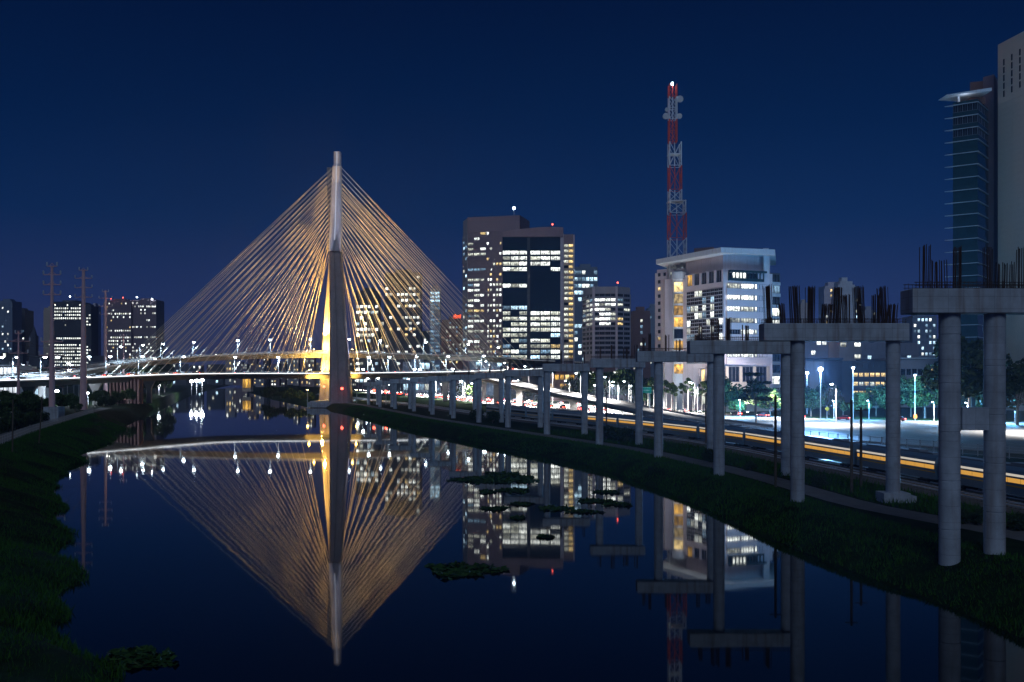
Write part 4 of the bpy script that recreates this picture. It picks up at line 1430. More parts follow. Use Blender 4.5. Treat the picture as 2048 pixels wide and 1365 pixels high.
for i, (D, c0, c1, yt, th, l0, l1) in enumerate(bents):
    zt = PZ(yt, D)
    xL, xR = PX(c0, D), PX(c1, D)
    extra = {0: 'nearest unfinished concrete monorail pier with a tie beam between its columns', 1: 'unfinished monorail pier with eleven rebar clusters, second from the camera'}.get(
        i, 'unfinished concrete monorail pier, %s from the camera along the river bank' % ORD[i])
    r = thing('monorail_pier', extra, 'pier', ((PX(l0, D) + PX(l1, D)) / 2, D, ground_z), 'unfinished monorail piers along the river')
    bev = .06
    m_ = MB()
    x0, x1, y0, y1, z0, z1 = xL, xR, D - 1.25, D + 1.25, zt - th, zt
    m_.loft([[(x0 + b_, y0 + b_, z), (x1 - b_, y0 + b_, z), (x1 - b_, y1 - b_, z), (x0 + b_, y1 - b_, z)] for b_, z in ((bev, z0), (0, z0 + bev), (0, z1 - bev), (bev, z1))])
    part('cap_beam', m_, M_CAP, r)
    for px in (l0, l1):
        x = PX(px, D)
        R_ = .82 if i == 0 else .79
        base = ground_z - 1.9 if i == 0 and px == l0 else ground_z - .5
        prof = [(R_, 0)]
        z, nz = base, base
        hcol = zt - th + .05 - base
        k = 1
        while k * 3.9 < hcol - .5:
            zz = k * 3.9
            prof += [(R_, zz - .05), (R_ - .035, zz - .03), (R_ - .035, zz + .03), (R_ + (.012 if k % 2 else 0), zz + .05)]
            k += 1
        prof.append((R_, hcol))
        m_ = MB().lathe((x, D, base), prof, 28)
        o = part('column', m_, M_CONC, r, True)
    if i == 1:
        part('footing', MB().box((PX(l1, D), D, ground_z + .35), (3.0, 2.6, 1.5)), M_CONC, r)
        part('footing', MB().box((PX(l1, D) + 1.6, D + .3, ground_z + .1), (1.6, 2.0, 1.2)), M_CONC, r)
    if i == 0:
        part('tie_beam', MB().box(((PX(l0, D) + PX(l1, D)) / 2, D, (PZ(815, D) + PZ(860, D)) / 2), ((l1 - l0) * D / F - 1.5, 1.3, PZ(815, D) - PZ(860, D))), M_CONC, r)
    # low starter bars and their rail along the cap
    m_ = MB()
    x = xL + .3
    while x < xR - .2:
        for yy in (D - 1.1, D + 1.1):
            m_.bar((x, yy, zt), (x + random.uniform(-.04, .04), yy, zt + .55 + random.uniform(-.08, .08)), .022, n=4, cap=False)
        x += .3 if i < 3 else .5
    for yy in (D - 1.1, D + 1.1):
        m_.bar((xL + .2, yy, zt + .5), (xR - .2, yy, zt + .5), .04, n=4)
        m_.bar((xL + .2, yy, zt + .22), (xR - .2, yy, zt + .22), .03, n=4)
    part('starter_bars', m_, M_REBAR, r, kind='stuff')
    for (a0, a1, yy, nb) in RBUNDLE.get(i, []):
        xa, xb, zz = PX(a0, D), PX(a1, D), PZ(yy, D)
        lean = random.uniform(-.25, .2) if i == 1 else random.uniform(-.05, .05)
        if i <= 1:
            for k in range(nb):
                for row in range(3 if i == 1 else 1):
                    u = (k + .5) / nb + random.uniform(-.02, .02)
                    x = xa + (xb - xa) * u
                    y = D - .9 + random.uniform(0, .9) + row * .6
                    link('rebar', MB().bar((0, 0, 0), (lean + random.uniform(-.06, .06), random.uniform(-.05, .05), zz - zt + random.uniform(-.15, .1)), (.036 if i == 0 else .034), n=5).mesh('rebar', M_REBAR), r,
                         (x - r.location.x, y - r.location.y, zt - r.location.z))
        else:
            m_ = MB()
            for k in range(nb * 2):
                x = xa + (xb - xa) * random.random()
                y = D + random.uniform(-.9, .9)
                m_.bar((x, y, zt), (x + lean, y, zz + random.uniform(-.2, .1)), .055, n=4)
            part('rebar_bundle', m_, M_REBAR, r)

# ------------------------------------------------------------------ commuter train
M_TRBODY = mat('train_body', (0.13, 0.20, 0.27), 0.35, 0.06, 1, spec=0.5)
M_TRROOF = mat('train_roof', (0.20, 0.22, 0.25), 0.5, 0.1, 1)
M_TRWHITE = mat('train_white', (0.75, 0.75, 0.74), 0.4, 0.04, 1)
M_TRYEL = mat('train_yellow', (0.80, 0.42, 0.03), 0.4, 0.04, 1)
M_TRWIN = emit('train_window_glow', (1.0, 0.50, 0.09), 0.62)
M_TRDARK = W_EM['d']
M_TRTOP = emit('train_band_glow', (1.0, 0.90, 0.75), 0.55)  # glow put into the white stripe above the windows
train = thing('commuter_train', 'long blue grey commuter train with a glowing yellow window band passing behind the pillars', 'train', (track_s[20].x, track_s[20].y, ground_z + .6))
CL, CWd = 21.5, 1.45
prof = [(-CWd, .45), (-CWd, 2.75), (-CWd + .12, 3.15), (-.8, 3.5), (.8, 3.5), (CWd - .12, 3.15), (CWd, 2.75), (CWd, .45)]
body = MB().sweep([(-CL / 2 + .25, 0, 0), (CL / 2 - .25, 0, 0)], prof).mesh('carriage', M_TRBODY)
roofm = MB().box((0, 0, 3.58), (CL - 4, 1.5, .22)).box((-4, 0, 3.78), (2.6, 1.3, .26)).mesh('roof_unit', M_TRROOF)
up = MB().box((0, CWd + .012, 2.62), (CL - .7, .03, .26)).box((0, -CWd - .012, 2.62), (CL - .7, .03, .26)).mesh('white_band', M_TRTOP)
lowb = MB().box((0, CWd + .012, 1.38), (CL - .7, .03, .14)).box((0, -CWd - .012, 1.38), (CL - .7, .03, .14)).mesh('yellow_stripe', M_TRYEL)
winm = MB().box((0, 0, 0), (2.18, .04, .50)).mesh('window', M_TRWIN)
winm2 = MB().box((0, 0, 0), (2.18, .04, .50)).mesh('window', M_TRDARK)
upd = MB().box((0, CWd + .012, 2.62), (CL - .7, .03, .2)).box((0, -CWd - .012, 2.62), (CL - .7, .03, .2)).mesh('white_band', M_TRWHITE)
bog = MB().box((0, 0, .42), (2.6, 2.2, .3))
for sx in (-.85, .85):
    for sy in (-.8, .8):
        bog.bar((sx, sy - .06, .38), (sx, sy + .06, .38), .38, n=12)
bogm = bog.mesh('bogie', M_BLACK)
s0 = nearest_s(track_s, 0) * 0
ltr = plen(track_s)
for k in range(14):
    s = 52 + k * (CL + .6)
    p, a_ = along(track_s, s)
    q, _ = along(track_s, s + CL / 2)
    p0_, _ = along(track_s, s - CL / 2)
    a_ = math.atan2(q.y - p0_.y, q.x - p0_.x)
    c = link('carriage', body, train, (p.x - train.location.x, p.y - train.location.y, 0), a_)
    link('roof_unit', roofm, c)
    link('white_band', up if k < 10 else upd, c)
    link('yellow_stripe', lowb, c)
    for sy in (-1, 1):
        for w in range(9):
            link('window', winm if k < 10 else winm2, c, (-CL / 2 + 1.65 + w * 2.28, sy * (CWd + .01), 2.02))
    for sx in (-7, 7):
        link('bogie', bogm, c, (sx, 0, -.35))

# catenary / wooden poles along the line, fence behind it
for px, D, ytop, lb in ((1551, 128, 790, 'dark slim trackside post, tallest of the trio by the second pier'), (1703, 122, 800, 'dark trackside pole standing in front of the train'), (1722, 128, 815, 'shorter dark trackside pole beside the taller one'),
                        (1283, 215, 783, 'dark post under the green sign near the fifth pier'), (1213, 236, 784, 'dark post between the fifth and sixth piers'), (1412, 205, 788, 'dark post beside the third pier')):
    r = thing('trackside_pole', lb, 'pole', (PX(px, D), D, ground_z))
    z1 = max(PZ(ytop, D), 8)
    part('shaft', MB().bar((PX(px, D), D, ground_z), (PX(px, D), D, z1), .2, .16, 8), M_WOOD, r)
    part('cross_arm', MB().box((PX(px, D), D, z1 - .4), (1.6, .12, .12)), M_WOOD, r)
fr_ = thing('trackside_fence', 'low mesh fence with thin posts between the railway and the expressway', 'fence', (fa[0].x, fa[0].y, ground_z))
fl = [p for p in fence_line if p.y < 560]
s = 0
Lf = plen(fl)
postm = MB().box((0, 0, 1.1), (.12, .12, 2.2)).mesh('post', M_GALV)
while s < Lf:
    p, a_ = along(fl, s)
    link('post', postm, fr_, (p.x - fr_.location.x, p.y - fr_.location.y, 0), a_)
    s += 3.2
for z in (.25, 1.1, 2.05):
    part('rail', MB().sweep([(p.x, p.y, ground_z + z) for p in fl], [(-.03, -.03), (-.03, .03), (.03, .03), (.03, -.03)]), M_GALV, fr_)
m_ = MB()
s = 0
while s < min(Lf, 260):
    p, a_ = along(fl, s)
    m_.bar((p.x, p.y, ground_z + .2), (p.x, p.y, ground_z + 2.05), .012, n=3, cap=False)
    s += .16
part('mesh_wires', m_, M_GALV, fr_, kind='stuff')

# ------------------------------------------------------------------ road lamps, floodlights, signs
for k, (u, i0) in enumerate([(0.97, j) for j in (9, 14, 19, 24, 29, 34, 40, 46, 53, 60, 68)] + [(0.5, j) for j in (13, 19, 25, 31, 38, 45, 52, 60, 68, 76)]):
    p = lane(u)[i0]
    q = lane(u)[i0 + 1]
    a_ = math.atan2(q.y - p.y, q.x - p.x)
    street_lamp((p.x, p.y, ground_z), 12.0, 'tall street lamp standing along the expressway', 'street lamps along the expressway', 75000 if i0 < 27 else (50000 if u > .9 and i0 < 42 else (480000 if u < .6 else 220000)), a_ + math.pi / 2, 2.0, .42, (1.0, .96, .90))
for px, D, ytop, sz, pw, lb in ((1641, 318, 742, .75, 90000, 'brightest floodlight mast by the road beside the second pier'), (1614, 372, 748, .5, 30000, 'smaller floodlight mast just behind the brightest one'),
                                (1706, 330, 738, .42, 20000, 'lamp mast in front of the warm lit low office'), (1830, 330, 752, .3, 9000, 'plain lamp mast before the trees beside the nearest pier')):
    h = PZ(ytop, D) - ground_z
    r = thing('floodlight_mast', lb, 'floodlight', (PX(px, D), D, ground_z))
    part('pole', MB().bar((PX(px, D), D, ground_z), (PX(px, D), D, ground_z + h), .2, .12, 8), M_WHITE_P, r)
    part('lamp_head', MB().box((PX(px, D), D, ground_z + h + sz + .15), (1.6, .8, .2)), M_BLACK, r)
    part('bulb', MB().lathe((PX(px, D), D - .1, ground_z + h - .1), [(.1 * sz, 0), (.8 * sz, .25 * sz), (sz, .8 * sz), (.75 * sz, 1.4 * sz), (.2 * sz, 1.65 * sz)], 12), M_FLOODL, r, True)
    point(r, (0, -sz - .6, h), pw * .22, (.30, .60, 1.0), .4)
    if sz > .45:
        beam(r, (PX(px, D), D - sz - .8, ground_z + h), (20, 110, 15), pw * 10, (.20, .48, 1.0), 30)
for px, D_ in ((1190, 470), (1225, 455), (1262, 440)):
    street_lamp((PX(px, D_), D_, ground_z), 10.0, 'street lamp standing before the trees behind the flyover ramp', 'street lamps before the flyover trees', 60000, math.pi / 2, 1.5, .5, (.8, .95, 1.0))
for px, D_ in ((1590, 338), (1668, 334), (1738, 333), (1800, 328), (1868, 318), (1935, 308), (2030, 296), (1480, 345)):  # lamps added to light the roadside trees blue
    r = street_lamp((PX(px, D_), D_, ground_z), 6.0, 'added low blue white lamp lighting the trees beyond the expressway', 'added low lamps among the roadside trees', 0, math.pi / 2, .6, .28)
    point(r, (0, 0, 4.6), 22000, (.13, .50, 1.0), .5)
sgn = thing('road_sign', 'green overhead road sign on posts beyond the fourth and fifth piers', 'sign', (PX(1288, 345), 345, ground_z))
part('panel', MB().box((PX(1290, 345), 345, PZ(781, 345)), (4.4, .15, 2.2)), mat('sign_green', (0.01, 0.30, 0.22), 0.5, 0.05, 1), sgn)
part('border', MB().box((PX(1290, 345), 344.9, PZ(781, 345) + 1.0), (4.2, .06, .08)).box((PX(1290, 345), 344.9, PZ(781, 345) - 1.0), (4.2, .06, .08)).box((PX(1290, 345), 344.9, PZ(781, 345)), (3.4, .06, .1)), M_PAINT, sgn)
for dx in (-1.6, 1.6):
    part('post', MB().bar((PX(1290, 345) + dx, 345.1, ground_z), (PX(1290, 345) + dx, 345.1, PZ(777, 345)), .14), M_GALV, sgn)
for px, py, D, col, cname, lb in ((1654, 818, 322, (0.75, 0.55, 0.05), 'sign_yellow', 'small yellow diamond road sign beside the brightest floodlight mast'), (1830, 833, 318, (0.75, 0.22, 0.03), 'sign_orange', 'small square orange road sign before the trees')):
    sgn = thing('road_sign', lb, 'sign', (PX(px, D), D, ground_z))
    part('post', MB().bar((PX(px, D), D, ground_z), (PX(px, D), D, PZ(py - 6, D)), .1), M_GALV, sgn)
    m_ = MB()
    z = PZ(py, D)
    s_ = .75
    if 'diamond' in lb:
        m_.loft([[(PX(px, D) + a_, yy, z + b_) for a_, b_ in ((0, -s_), (s_, 0), (0, s_), (-s_, 0))] for yy in (D - .25, D - .15)])
    else:
        m_.box((PX(px, D), D - .2, z), (1.1, .1, 1.3))
    part('panel', m_, mat(cname, col, 0.5, 0.05, 1), sgn)

# bright glare lamps under and beyond the left ramps
for px, y, D, sz, lb in ((300, 768, 640, 1.5, 'very bright round floodlight under the bridge ramp by the water'), (318, 771, 655, .8, 'dimmer floodlight beside the very bright one under the ramp'), (383, 763, 760, 1.2, 'bright floodlight on the far shore, first of the row'),
                         (393, 762, 766, 1.5, 'bright floodlight on the far shore, middle of the row'), (404, 760, 772, 1.6, 'bright floodlight on the far shore, last of the row'), (114, 783, 430, .8, 'round lamp between the power poles under the ramp'),
                         (176, 787, 440, .55, 'small round lamp right beside the tallest power pole'), (4, 790, 420, 1.1, 'bright lamp low at the left edge of the picture'), (60, 809, 330, .3, 'tiny lamp in the dark bushes between the power poles')):
    x, z = PX(px, D), PZ(y, D)
    r = thing('floodlight', lb, 'floodlight', (x, D, min(z - 1, 3)))
    part('post', MB().bar((x, D + .3, min(z - 1, 2)), (x, D + .3, z), .15), M_GALV, r)
    part('bulb', MB().lathe((x, D, z - sz * .8), [(.1, 0), (.8 * sz, .3 * sz), (sz, .8 * sz), (.8 * sz, 1.35 * sz), (.1, 1.6 * sz)], 14), M_FLOODL, r, True)
    if sz > .5:
        point(r, (0, -sz - .8, z - r.location.z), 9000 * sz, (.7, .82, 1.0), .5)
# glowing shed at the left edge and the yellow hut on the far shore
simple_tower('lit_shed', 'glowing white industrial shed behind the ramp at the left edge', -20, 34, 730, 470, 1, 6, lambda f, k: 'L', 'white', 14, .9, .7, parapet=False)
simple_tower('lit_shed', 'smaller glowing white shed beside the short power pole', 39, 54, 733, 480, 1, 2, lambda f, k: 'L', 'white', 10, .9, .7, parapet=False)
simple_tower('lit_kiosk', 'white lit kiosk under the ramp between the power poles', 56, 84, 776, 470, 1, 4, lambda f, k: 'C', 'white', 8, .9, .6, parapet=False)
simple_tower('yellow_hut', 'yellow lit hut at the far end of the river', 485, 502, 757, 900, 1, 3, lambda f, k: 'O', 'beige', 8, .9, .75, parapet=False)

# ------------------------------------------------------------------ power poles on the left bank
def power_pole(px, ybase, ytop, D, label, arms, zb=4.0, block_base=False, rad=.75):
    x, zt = PX(px, D), PZ(ytop, D)
    r = thing('power_pole', label, 'power pole', (x, D, zb))
    z0 = zb
    if block_base:
        part('base_block', MB().box((x + .6, D, zb + 1.8), (4.2, 4.0, 4.6)), M_CONC, r)
        z0 = zb + 4.0
    n = 3
    m_ = MB()
    for k in range(n):
        za, zc = z0 + (zt - z0) * k / n, z0 + (zt - z0) * (k + 1) / n
        ra, rb = rad * (1 - .22 * k), rad * (1 - .22 * k - .17)
        m_.lathe((x, D, za), [(ra, 0), (rb, zc - za - .2), (rb + .12, zc - za - .2), (rb + .12, zc - za)], 14)
    part('shaft', m_, M_STEELPOLE, r, True)
    for ya, half in arms:
        z = PZ(ya, D)
        m_ = MB()
        m_.bar((x - half, D, z), (x + half, D, z), .14, n=6)
        m_.bar((x - half * .55, D, z), (x, D, z + .9), .08).bar((x + half * .55, D, z), (x, D, z + .9), .08)
        part('cross_arm', m_, M_STEELPOLE, r)
        for s_ in (-1, 1):
            part('insulator', MB().lathe((x + s_ * half, D, z + .1), [(.12, 0), (.3, .15), (.14, .35), (.3, .5), (.14, .7), (.3, .85), (.1, 1.1)], 8), M_WHITE_P, r, True)
    return (x, D, zt)


power_pole(37, 838, 662, 318, 'short steel power pole nearest the left edge', [(683, 3.6), (707, 3.0), (731, 2.8), (668, 1.0)], rad=.55)
power_pole(104, 842, 534, 280, 'tall steel power pole standing on a concrete block', [(550, 2.4), (570, 2.4), (590, 2.4), (533, 1.4), (684, 3.0), (711, 3.6), (736, 2.6)], block_base=True, rad=.85)
power_pole(167, 822, 540, 375, 'thickest steel power pole by the left bank grass', [(557, 3.2), (576, 3.2), (595, 3.2), (541, 1.6)], rad=1.35)
power_pole(211, 760, 582, 520, 'farthest steel power pole before the twin towers', [(597, 3.4), (613, 3.4), (584, 1.6), (629, 3.0)], rad=1.05)
power_pole(247, 760, 668, 520, 'thin short power pole behind the bridge ramp', [(673, 1.6)], rad=.5)
for x0, y0, x1, y1, D, lb in ((25, 900, 26, 800, 172, 'thin grey post in front of the bank fence'), (78, 880, 85, 790, 195, 'leaning wooden post by the bank fence')):
    r = thing('wooden_post', lb, 'post', (PX(x0, D), D, 3.9))
    part('shaft', MB().bar((PX(x0, D), D, 3.6), (PX(x1, D), D, PZ(y1, D)), .14, .11, 8), M_WOOD, r)
# wires between the poles
def wires(pairs, name, label):
    m_ = MB()
    for p, q, sag in pairs:
        p, q = Vector(p), Vector(q)
        pts = [p + (q - p) * (k / 10) - Vector((0, 0, sag * 4 * (k / 10) * (1 - k / 10))) for k in range(11)]
        for a_, b_ in zip(pts, pts[1:]):
            m_.bar(a_, b_, .045, n=3, cap=False)
    o = link(name, m_.mesh(name, M_BLACK))
    tag(o, label, 'wires')


prs = []
for (pa_, Da, ya), (pb_, Db, yb) in (((37, 318, 683), (-90, 260, 660)), ((37, 318, 707), (-90, 260, 690)), ((37, 318, 731), (-90, 260, 722)), ((37, 318, 683), (104, 400, 690)), ((37, 318, 707), (167, 375, 712)), ((37, 318, 731), (104, 280, 736)), ((104, 280, 684), (167, 375, 700))):
    for dx in (-2.5, 2.5):
        prs.append(((PX(pa_, Da) + dx, Da, PZ(ya, Da)), (PX(pb_, Db) + dx, Db, PZ(yb, Db)), 1.2))
wires(prs, 'power_lines', 'thin sagging power lines strung between the steel poles')
prs = []
for k in range(3):
    prs.append(((PX(1706, 330), 330, 13.5 + k * .8), (PX(1830, 330), 330, 12 + k * .9), .7))
    prs.append(((PX(1830, 330), 330, 12 + k * .9), (PX(2090, 330), 330, 10.5 + k), .8))
wires(prs, 'street_wires', 'thin street wires hanging before the trees behind the nearest pier')

# left bank fence and track
fl2 = [Vector((lcrest(y) - 1.2, y, 4.0)) for y in np.arange(110, 340, 4.0)]
fr2 = thing('bank_fence', 'low fence of pale concrete posts along the left bank', 'fence', (fl2[0].x, fl2[0].y, 4.0))
postm2 = MB().box((0, 0, .85), (.16, .16, 1.9)).mesh('post', M_DECK)
s = 0
while s < plen(fl2):
    p, a_ = along(fl2, s)
    link('post', postm2, fr2, (p.x - fr2.location.x, p.y - fr2.location.y, 0), a_)
    s += 1.9
for z in (.5, 1.1, 1.65):
    part('wire', MB().sweep([p + Vector((0, 0, z)) for p in fl2], [(-.02, -.02), (-.02, .02), (.02, .02), (.02, -.02)]), M_GALV, fr2)
strip('left_path', [(lcrest(y) - 5, y) for y in np.arange(60, 400, 6.0)], 4.5, 4.03, M_PATH)

# ------------------------------------------------------------------ cars
M_TYRE = mat('tyre', (0.02, 0.02, 0.02), 0.9, 0.1, 1)
M_CARGLASS = W_EM['d']
M_HEAD = emit('headlight_glow', (1.0, 0.97, 0.90), 45)
M_TAIL = emit('taillight_glow', (1.0, 0.06, 0.03), 30)
car_cols = [mat('car_silver', (.45, .46, .48), .3, .03, 1, spec=.6), mat('car_white', (.75, .75, .75), .3, .03, 1, spec=.6), mat('car_black', (.02, .02, .025), .25, .05, 1, spec=.6), mat('car_red', (.35, .02, .02), .3, .03, 1, spec=.6)]
CARS = []
for ci, cm in enumerate(car_cols):
    r = thing('parked_prototype', '', 'car')
    m_ = MB()
    pr2 = [(-2.1, .35), (-2.15, .75), (-2.0, .95), (-1.2, 1.0), (1.0, .98), (1.95, .82), (2.15, .6), (2.1, .32)]
    m_.loft([[(x, y, z) for x, z in pr2] for y in (-.85, -.8, .8, .85)])
    me_body = m_.mesh('body', cm)
    m_ = MB()
    m_.loft([[(-1.75, -y, .97), (-1.15, -y * .82, 1.46), (.25, -y * .82, 1.46), (1.0, -y, .96)] if False else [(-1.75, -.78, .97), (1.0, -.78, .96), (1.0, .78, .96), (-1.75, .78, .97)] for y in (1,)] +
            [[(-1.2, -.66, 1.45), (.2, -.66, 1.45), (.2, .66, 1.45), (-1.2, .66, 1.45)]])
    me_cab = m_.mesh('cabin', M_CARGLASS)
    me_roof = MB().box((-.5, 0, 1.47), (1.45, 1.28, .05)).mesh('roof', cm)
    me_wheel = MB().bar((0, -.1, 0), (0, .1, 0), .33, n=12).mesh('wheel', M_TYRE)
    me_head = MB().box((0, 0, 0), (.10, .40, .18)).mesh('headlight', M_HEAD)
    me_tail = MB().box((0, 0, 0), (.10, .42, .20)).mesh('taillight', M_TAIL)
    CARS.append((me_body, me_cab, me_roof, me_wheel, me_head, me_tail))
    bpy.data.objects.remove(r)


def car(loc, a_, label, group):
    me = random.choice(CARS)
    r = thing('car', ('silver ', 'white ', 'black ', 'dark red ')[CARS.index(me)] + label, 'car', loc, group, a_)
    link('body', me[0], r)
    link('cabin', me[1], r)
    link('roof', me[2], r)
    for sx in (-1.35, 1.35):
        for sy in (-.78, .78):
            link('wheel', me[3], r, (sx, sy, .33))
    for sy in (-.58, .58):
        link('headlight', me[4], r, (2.14, sy, .68))
        link('taillight', me[5], r, (-2.13, sy, .78))
    return r


def fill(path, s0, s1, gap, off, fwd, label, group, jit=2.0):
    ln = offset_path(path, off)
    s = s0
    while s < min(s1, plen(ln) - 2):
        p, a_ = along(ln, s)
        car((p.x, p.y, p.z + .03), a_ if fwd else a_ + math.pi, label, group)
        s += gap + random.uniform(0, jit)


fill(lower, 5, 560, 12, 4.0, False, 'car driving along the lower bridge deck', 'cars on the lower bridge deck', 9)
fill(lower, 8, 420, 14, -3.5, True, 'car driving along the lower bridge deck', 'cars on the lower bridge deck', 10)
fill(upper, 5, 520, 26, 3.8, False, 'car driving along the upper bridge deck', 'cars on the upper bridge deck', 14)
for u, fwd, i0, lb in ((.15, True, 36, 'away'), (.26, True, 31, 'away'), (.37, True, 29, 'away'), (.92, True, 16, 'away'), (.58, False, 42, 'to'), (.69, False, 48, 'to'), (.8, False, 50, 'to')):
    pth = lane(u, i0, NR)
    fill(pth, 4, 420, 11, 0, fwd, 'car with glowing red tail lights driving away along the expressway' if fwd else 'car with white headlights coming along the expressway',
         'cars driving away on the expressway' if fwd else 'oncoming cars on the expressway', 12)
fill(ramp_p, 20, 150, 22, -1.8, True, 'car driving on the flyover ramp', 'cars on the flyover ramp', 12)

# ------------------------------------------------------------------ trees
def leaf_cloud(clumps, n, leaf, seed, flat=.8):
    g = np.random.default_rng(seed)
    C = np.array([c[:3] for c in clumps])
    R = np.array([c[3] for c in clumps])
    w = R ** 2
    idx = g.choice(len(clumps), n, p=w / w.sum())
    d = g.normal(size=(n, 3))
    d /= np.linalg.norm(d, axis=1)[:, None]
    rad = g.uniform(.35, 1.0, n) ** .5
    P = C[idx] + d * (R[idx] * rad)[:, None] * np.array([1, 1, flat])
    u = g.normal(size=(n, 3))
    u /= np.linalg.norm(u, axis=1)[:, None]
    v = np.cross(u, g.normal(size=(n, 3)))
    v /= np.linalg.norm(v, axis=1)[:, None]
    s = leaf * g.uniform(.6, 1.3, n)[:, None]
    V = np.stack([P - u * s, P + v * s * .5, P + u * s, P - v * s * .5], 1).reshape(-1, 3)
    Fc = np.arange(4 * n).reshape(-1, 4)
    return V, Fc


def np_mesh(name, V, Fc, m):
    me = bpy.data.meshes.new(name)
    me.from_pydata(V.tolist(), [], Fc.tolist())
    me.materials.append(m)
    me.update()
    return me


TREES = {}


def tree_proto(key, h, rx, trunk_h, nclump, n, leaf, seed, m=M_LEAF, bark=M_BARK, tr=.3, flat=.8, layered=False):
    g = random.Random(seed)
    cl = []
    for k in range(nclump):
        a_ = g.uniform(0, 6.28)
        q = g.uniform(.1, 1) ** .6
        zz = g.uniform(0, 1)
        if layered:
            zz = (k % 4) / 3
        rr = rx * q * (1.0 - .45 * abs(zz - .4) * 1.6)
        cl.append((math.cos(a_) * rr, math.sin(a_) * rr, trunk_h + (h - trunk_h) * (.15 + .75 * zz), rx * g.uniform(.26, .45)))
    V, Fc = leaf_cloud(cl, n, leaf, seed, flat)
    crown = np_mesh('crown', V, Fc, m)
    t_ = MB()
    t_.bar((0, 0, 0), (.1 * tr, 0, trunk_h), tr, tr * .7, 8)
    t_.bar((.1 * tr, 0, trunk_h), (0, .2, trunk_h + (h - trunk_h) * .6), tr * .7, tr * .25, 7)
    for c in cl[:9]:
        t_.bar((0, 0, trunk_h * .95), c[:3], tr * .35, tr * .08, 5)
    TREES[key] = (t_.mesh('trunk', bark), crown)


tree_proto('broad_a', 11, 5.0, 3.2, 20, 2600, .48, 11)
tree_proto('broad_b', 9, 4.4, 2.5, 16, 2200, .46, 12)
tree_proto('broad_c', 13, 6.0, 4.0, 26, 3600, .52, 13, M_LEAF2)
tree_proto('slender', 11, 2.1, 6.5, 9, 700, .42, 14, M_LEAF, M_PALEBARK, .2)
tree_proto('layered', 16, 4.6, 6.0, 14, 2600, .42, 15, M_LEAF2, M_BARK, .25, .28, True)
tree_proto('bush', 3.2, 2.6, .4, 14, 1500, .26, 16, M_LEAF2, M_BARK, .12, .7)


def tree(key, x, y, z, label, group, s=1.0, cat='tree', name='tree'):
    r = thing(name, label, cat, (x, y, z), group, random.uniform(0, 6.28))
    k = s * random.uniform(.92, 1.1)
    r.scale = (k, k, k * random.uniform(.92, 1.12))
    link('trunk', TREES[key][0], r)
    link('crown', TREES[key][1], r)
    return r


tree('layered', PX(1512, 300), 300, ground_z, 'tall tree with flat layered branches in front of the roof slab building', None, .98)
tree('broad_c', PX(1940, 300), 300, ground_z, 'big dark rounded tree between the columns of the nearest pier', None, 1.75)
tree('broad_c', PX(2035, 290), 290, ground_z, 'dark tree at the edge of the frame beyond the nearest pier', None, 1.35)
G1 = 'trees along the far side of the expressway'
for px, D, s_ in ((1622, 350, .75), (1658, 365, .9), (1686, 352, .7), (1722, 345, .85), (1752, 350, 1.0), (1790, 340, 1.0), (1822, 345, 1.05), (1850, 335, 1.15), (1884, 340, 1.3), (1915, 350, 1.1), (1975, 330, 1.2), (2005, 345, 1.0),
                  (1450, 360, .9), (1475, 352, .8), (1540, 345, .85), (1570, 350, .9), (1600, 360, .8), (1510, 372, .9)):
    tree(random.choice(['broad_a', 'broad_b', 'broad_c']), PX(px, D), D, ground_z, 'leafy roadside tree lit by street lamps beyond the expressway', G1, s_)
G2 = 'slender pale trunked trees before the broadcaster building'
for px in (1332, 1343, 1352, 1366, 1376, 1386, 1395, 1404, 1414, 1424, 1296, 1308):
    D = random.uniform(388, 402)
    tree('slender', PX(px, D), D, ground_z, 'slender pale trunked tree in the row before the roof slab building', G2, random.uniform(.85, 1.1))
G3 = 'trees behind the flyover ramp'
for px, D, s_ in ((1182, 520, 1.3), (1205, 500, 1.5), (1228, 490, 1.4), (1250, 480, 1.5), (1270, 470, 1.2), (1150, 540, 1.0), (1048, 600, .9), (1010, 620, .8), (925, 640, .8), (945, 610, .7), (1068, 580, 1.1), (1290, 455, 1.1)):
    tree(random.choice(['broad_a', 'broad_b', 'broad_c']), PX(px, D), D, ground_z, 'roadside tree lit by lamps behind the flyover ramp', G3, s_)
G4 = 'trees beyond the left ramps'
for px, D, s_ in [(random.uniform(-20, 330), random.uniform(620, 900), random.uniform(1.1, 2.0)) for _ in range(24)]:
    tree(random.choice(['broad_a', 'broad_b', 'broad_c']), PX(px, D), D, 4, 'dark tree in the mass beyond the left bridge ramps', G4, s_)
G5 = 'bushes and small trees on the left bank'
for px, D, s_ in ((8, 260, 1.0), (28, 275, 1.2), (52, 300, 1.2), (72, 310, 1.1), (90, 325, .9), (125, 350, .9), (140, 392, 1.0), (190, 420, 1.0), (205, 432, 1.1), (236, 430, .9), (258, 450, 1.0), (150, 340, .7), (60, 250, .6), (20, 230, .6), (280, 470, .8), (118, 400, .9), (15, 330, 1.2)):
    tree('broad_b', PX(px, D), D, 4, 'dark bushy tree on the left bank under the ramp', G5, s_ * .75)
for px, D, s_ in [(random.uniform(0, 150), random.uniform(190, 330), random.uniform(.7, 1.2)) for _ in range(14)] + [(random.uniform(180, 300), random.uniform(390, 520), random.uniform(.9, 1.3)) for _ in range(14)]:
    x = min(PX(px, D), lcrest(D) - 8)
    tree('bush', x, D, 3.9, 'low dark bush on the left bank', 'low bushes on the left bank', s_, 'bush', 'bush')
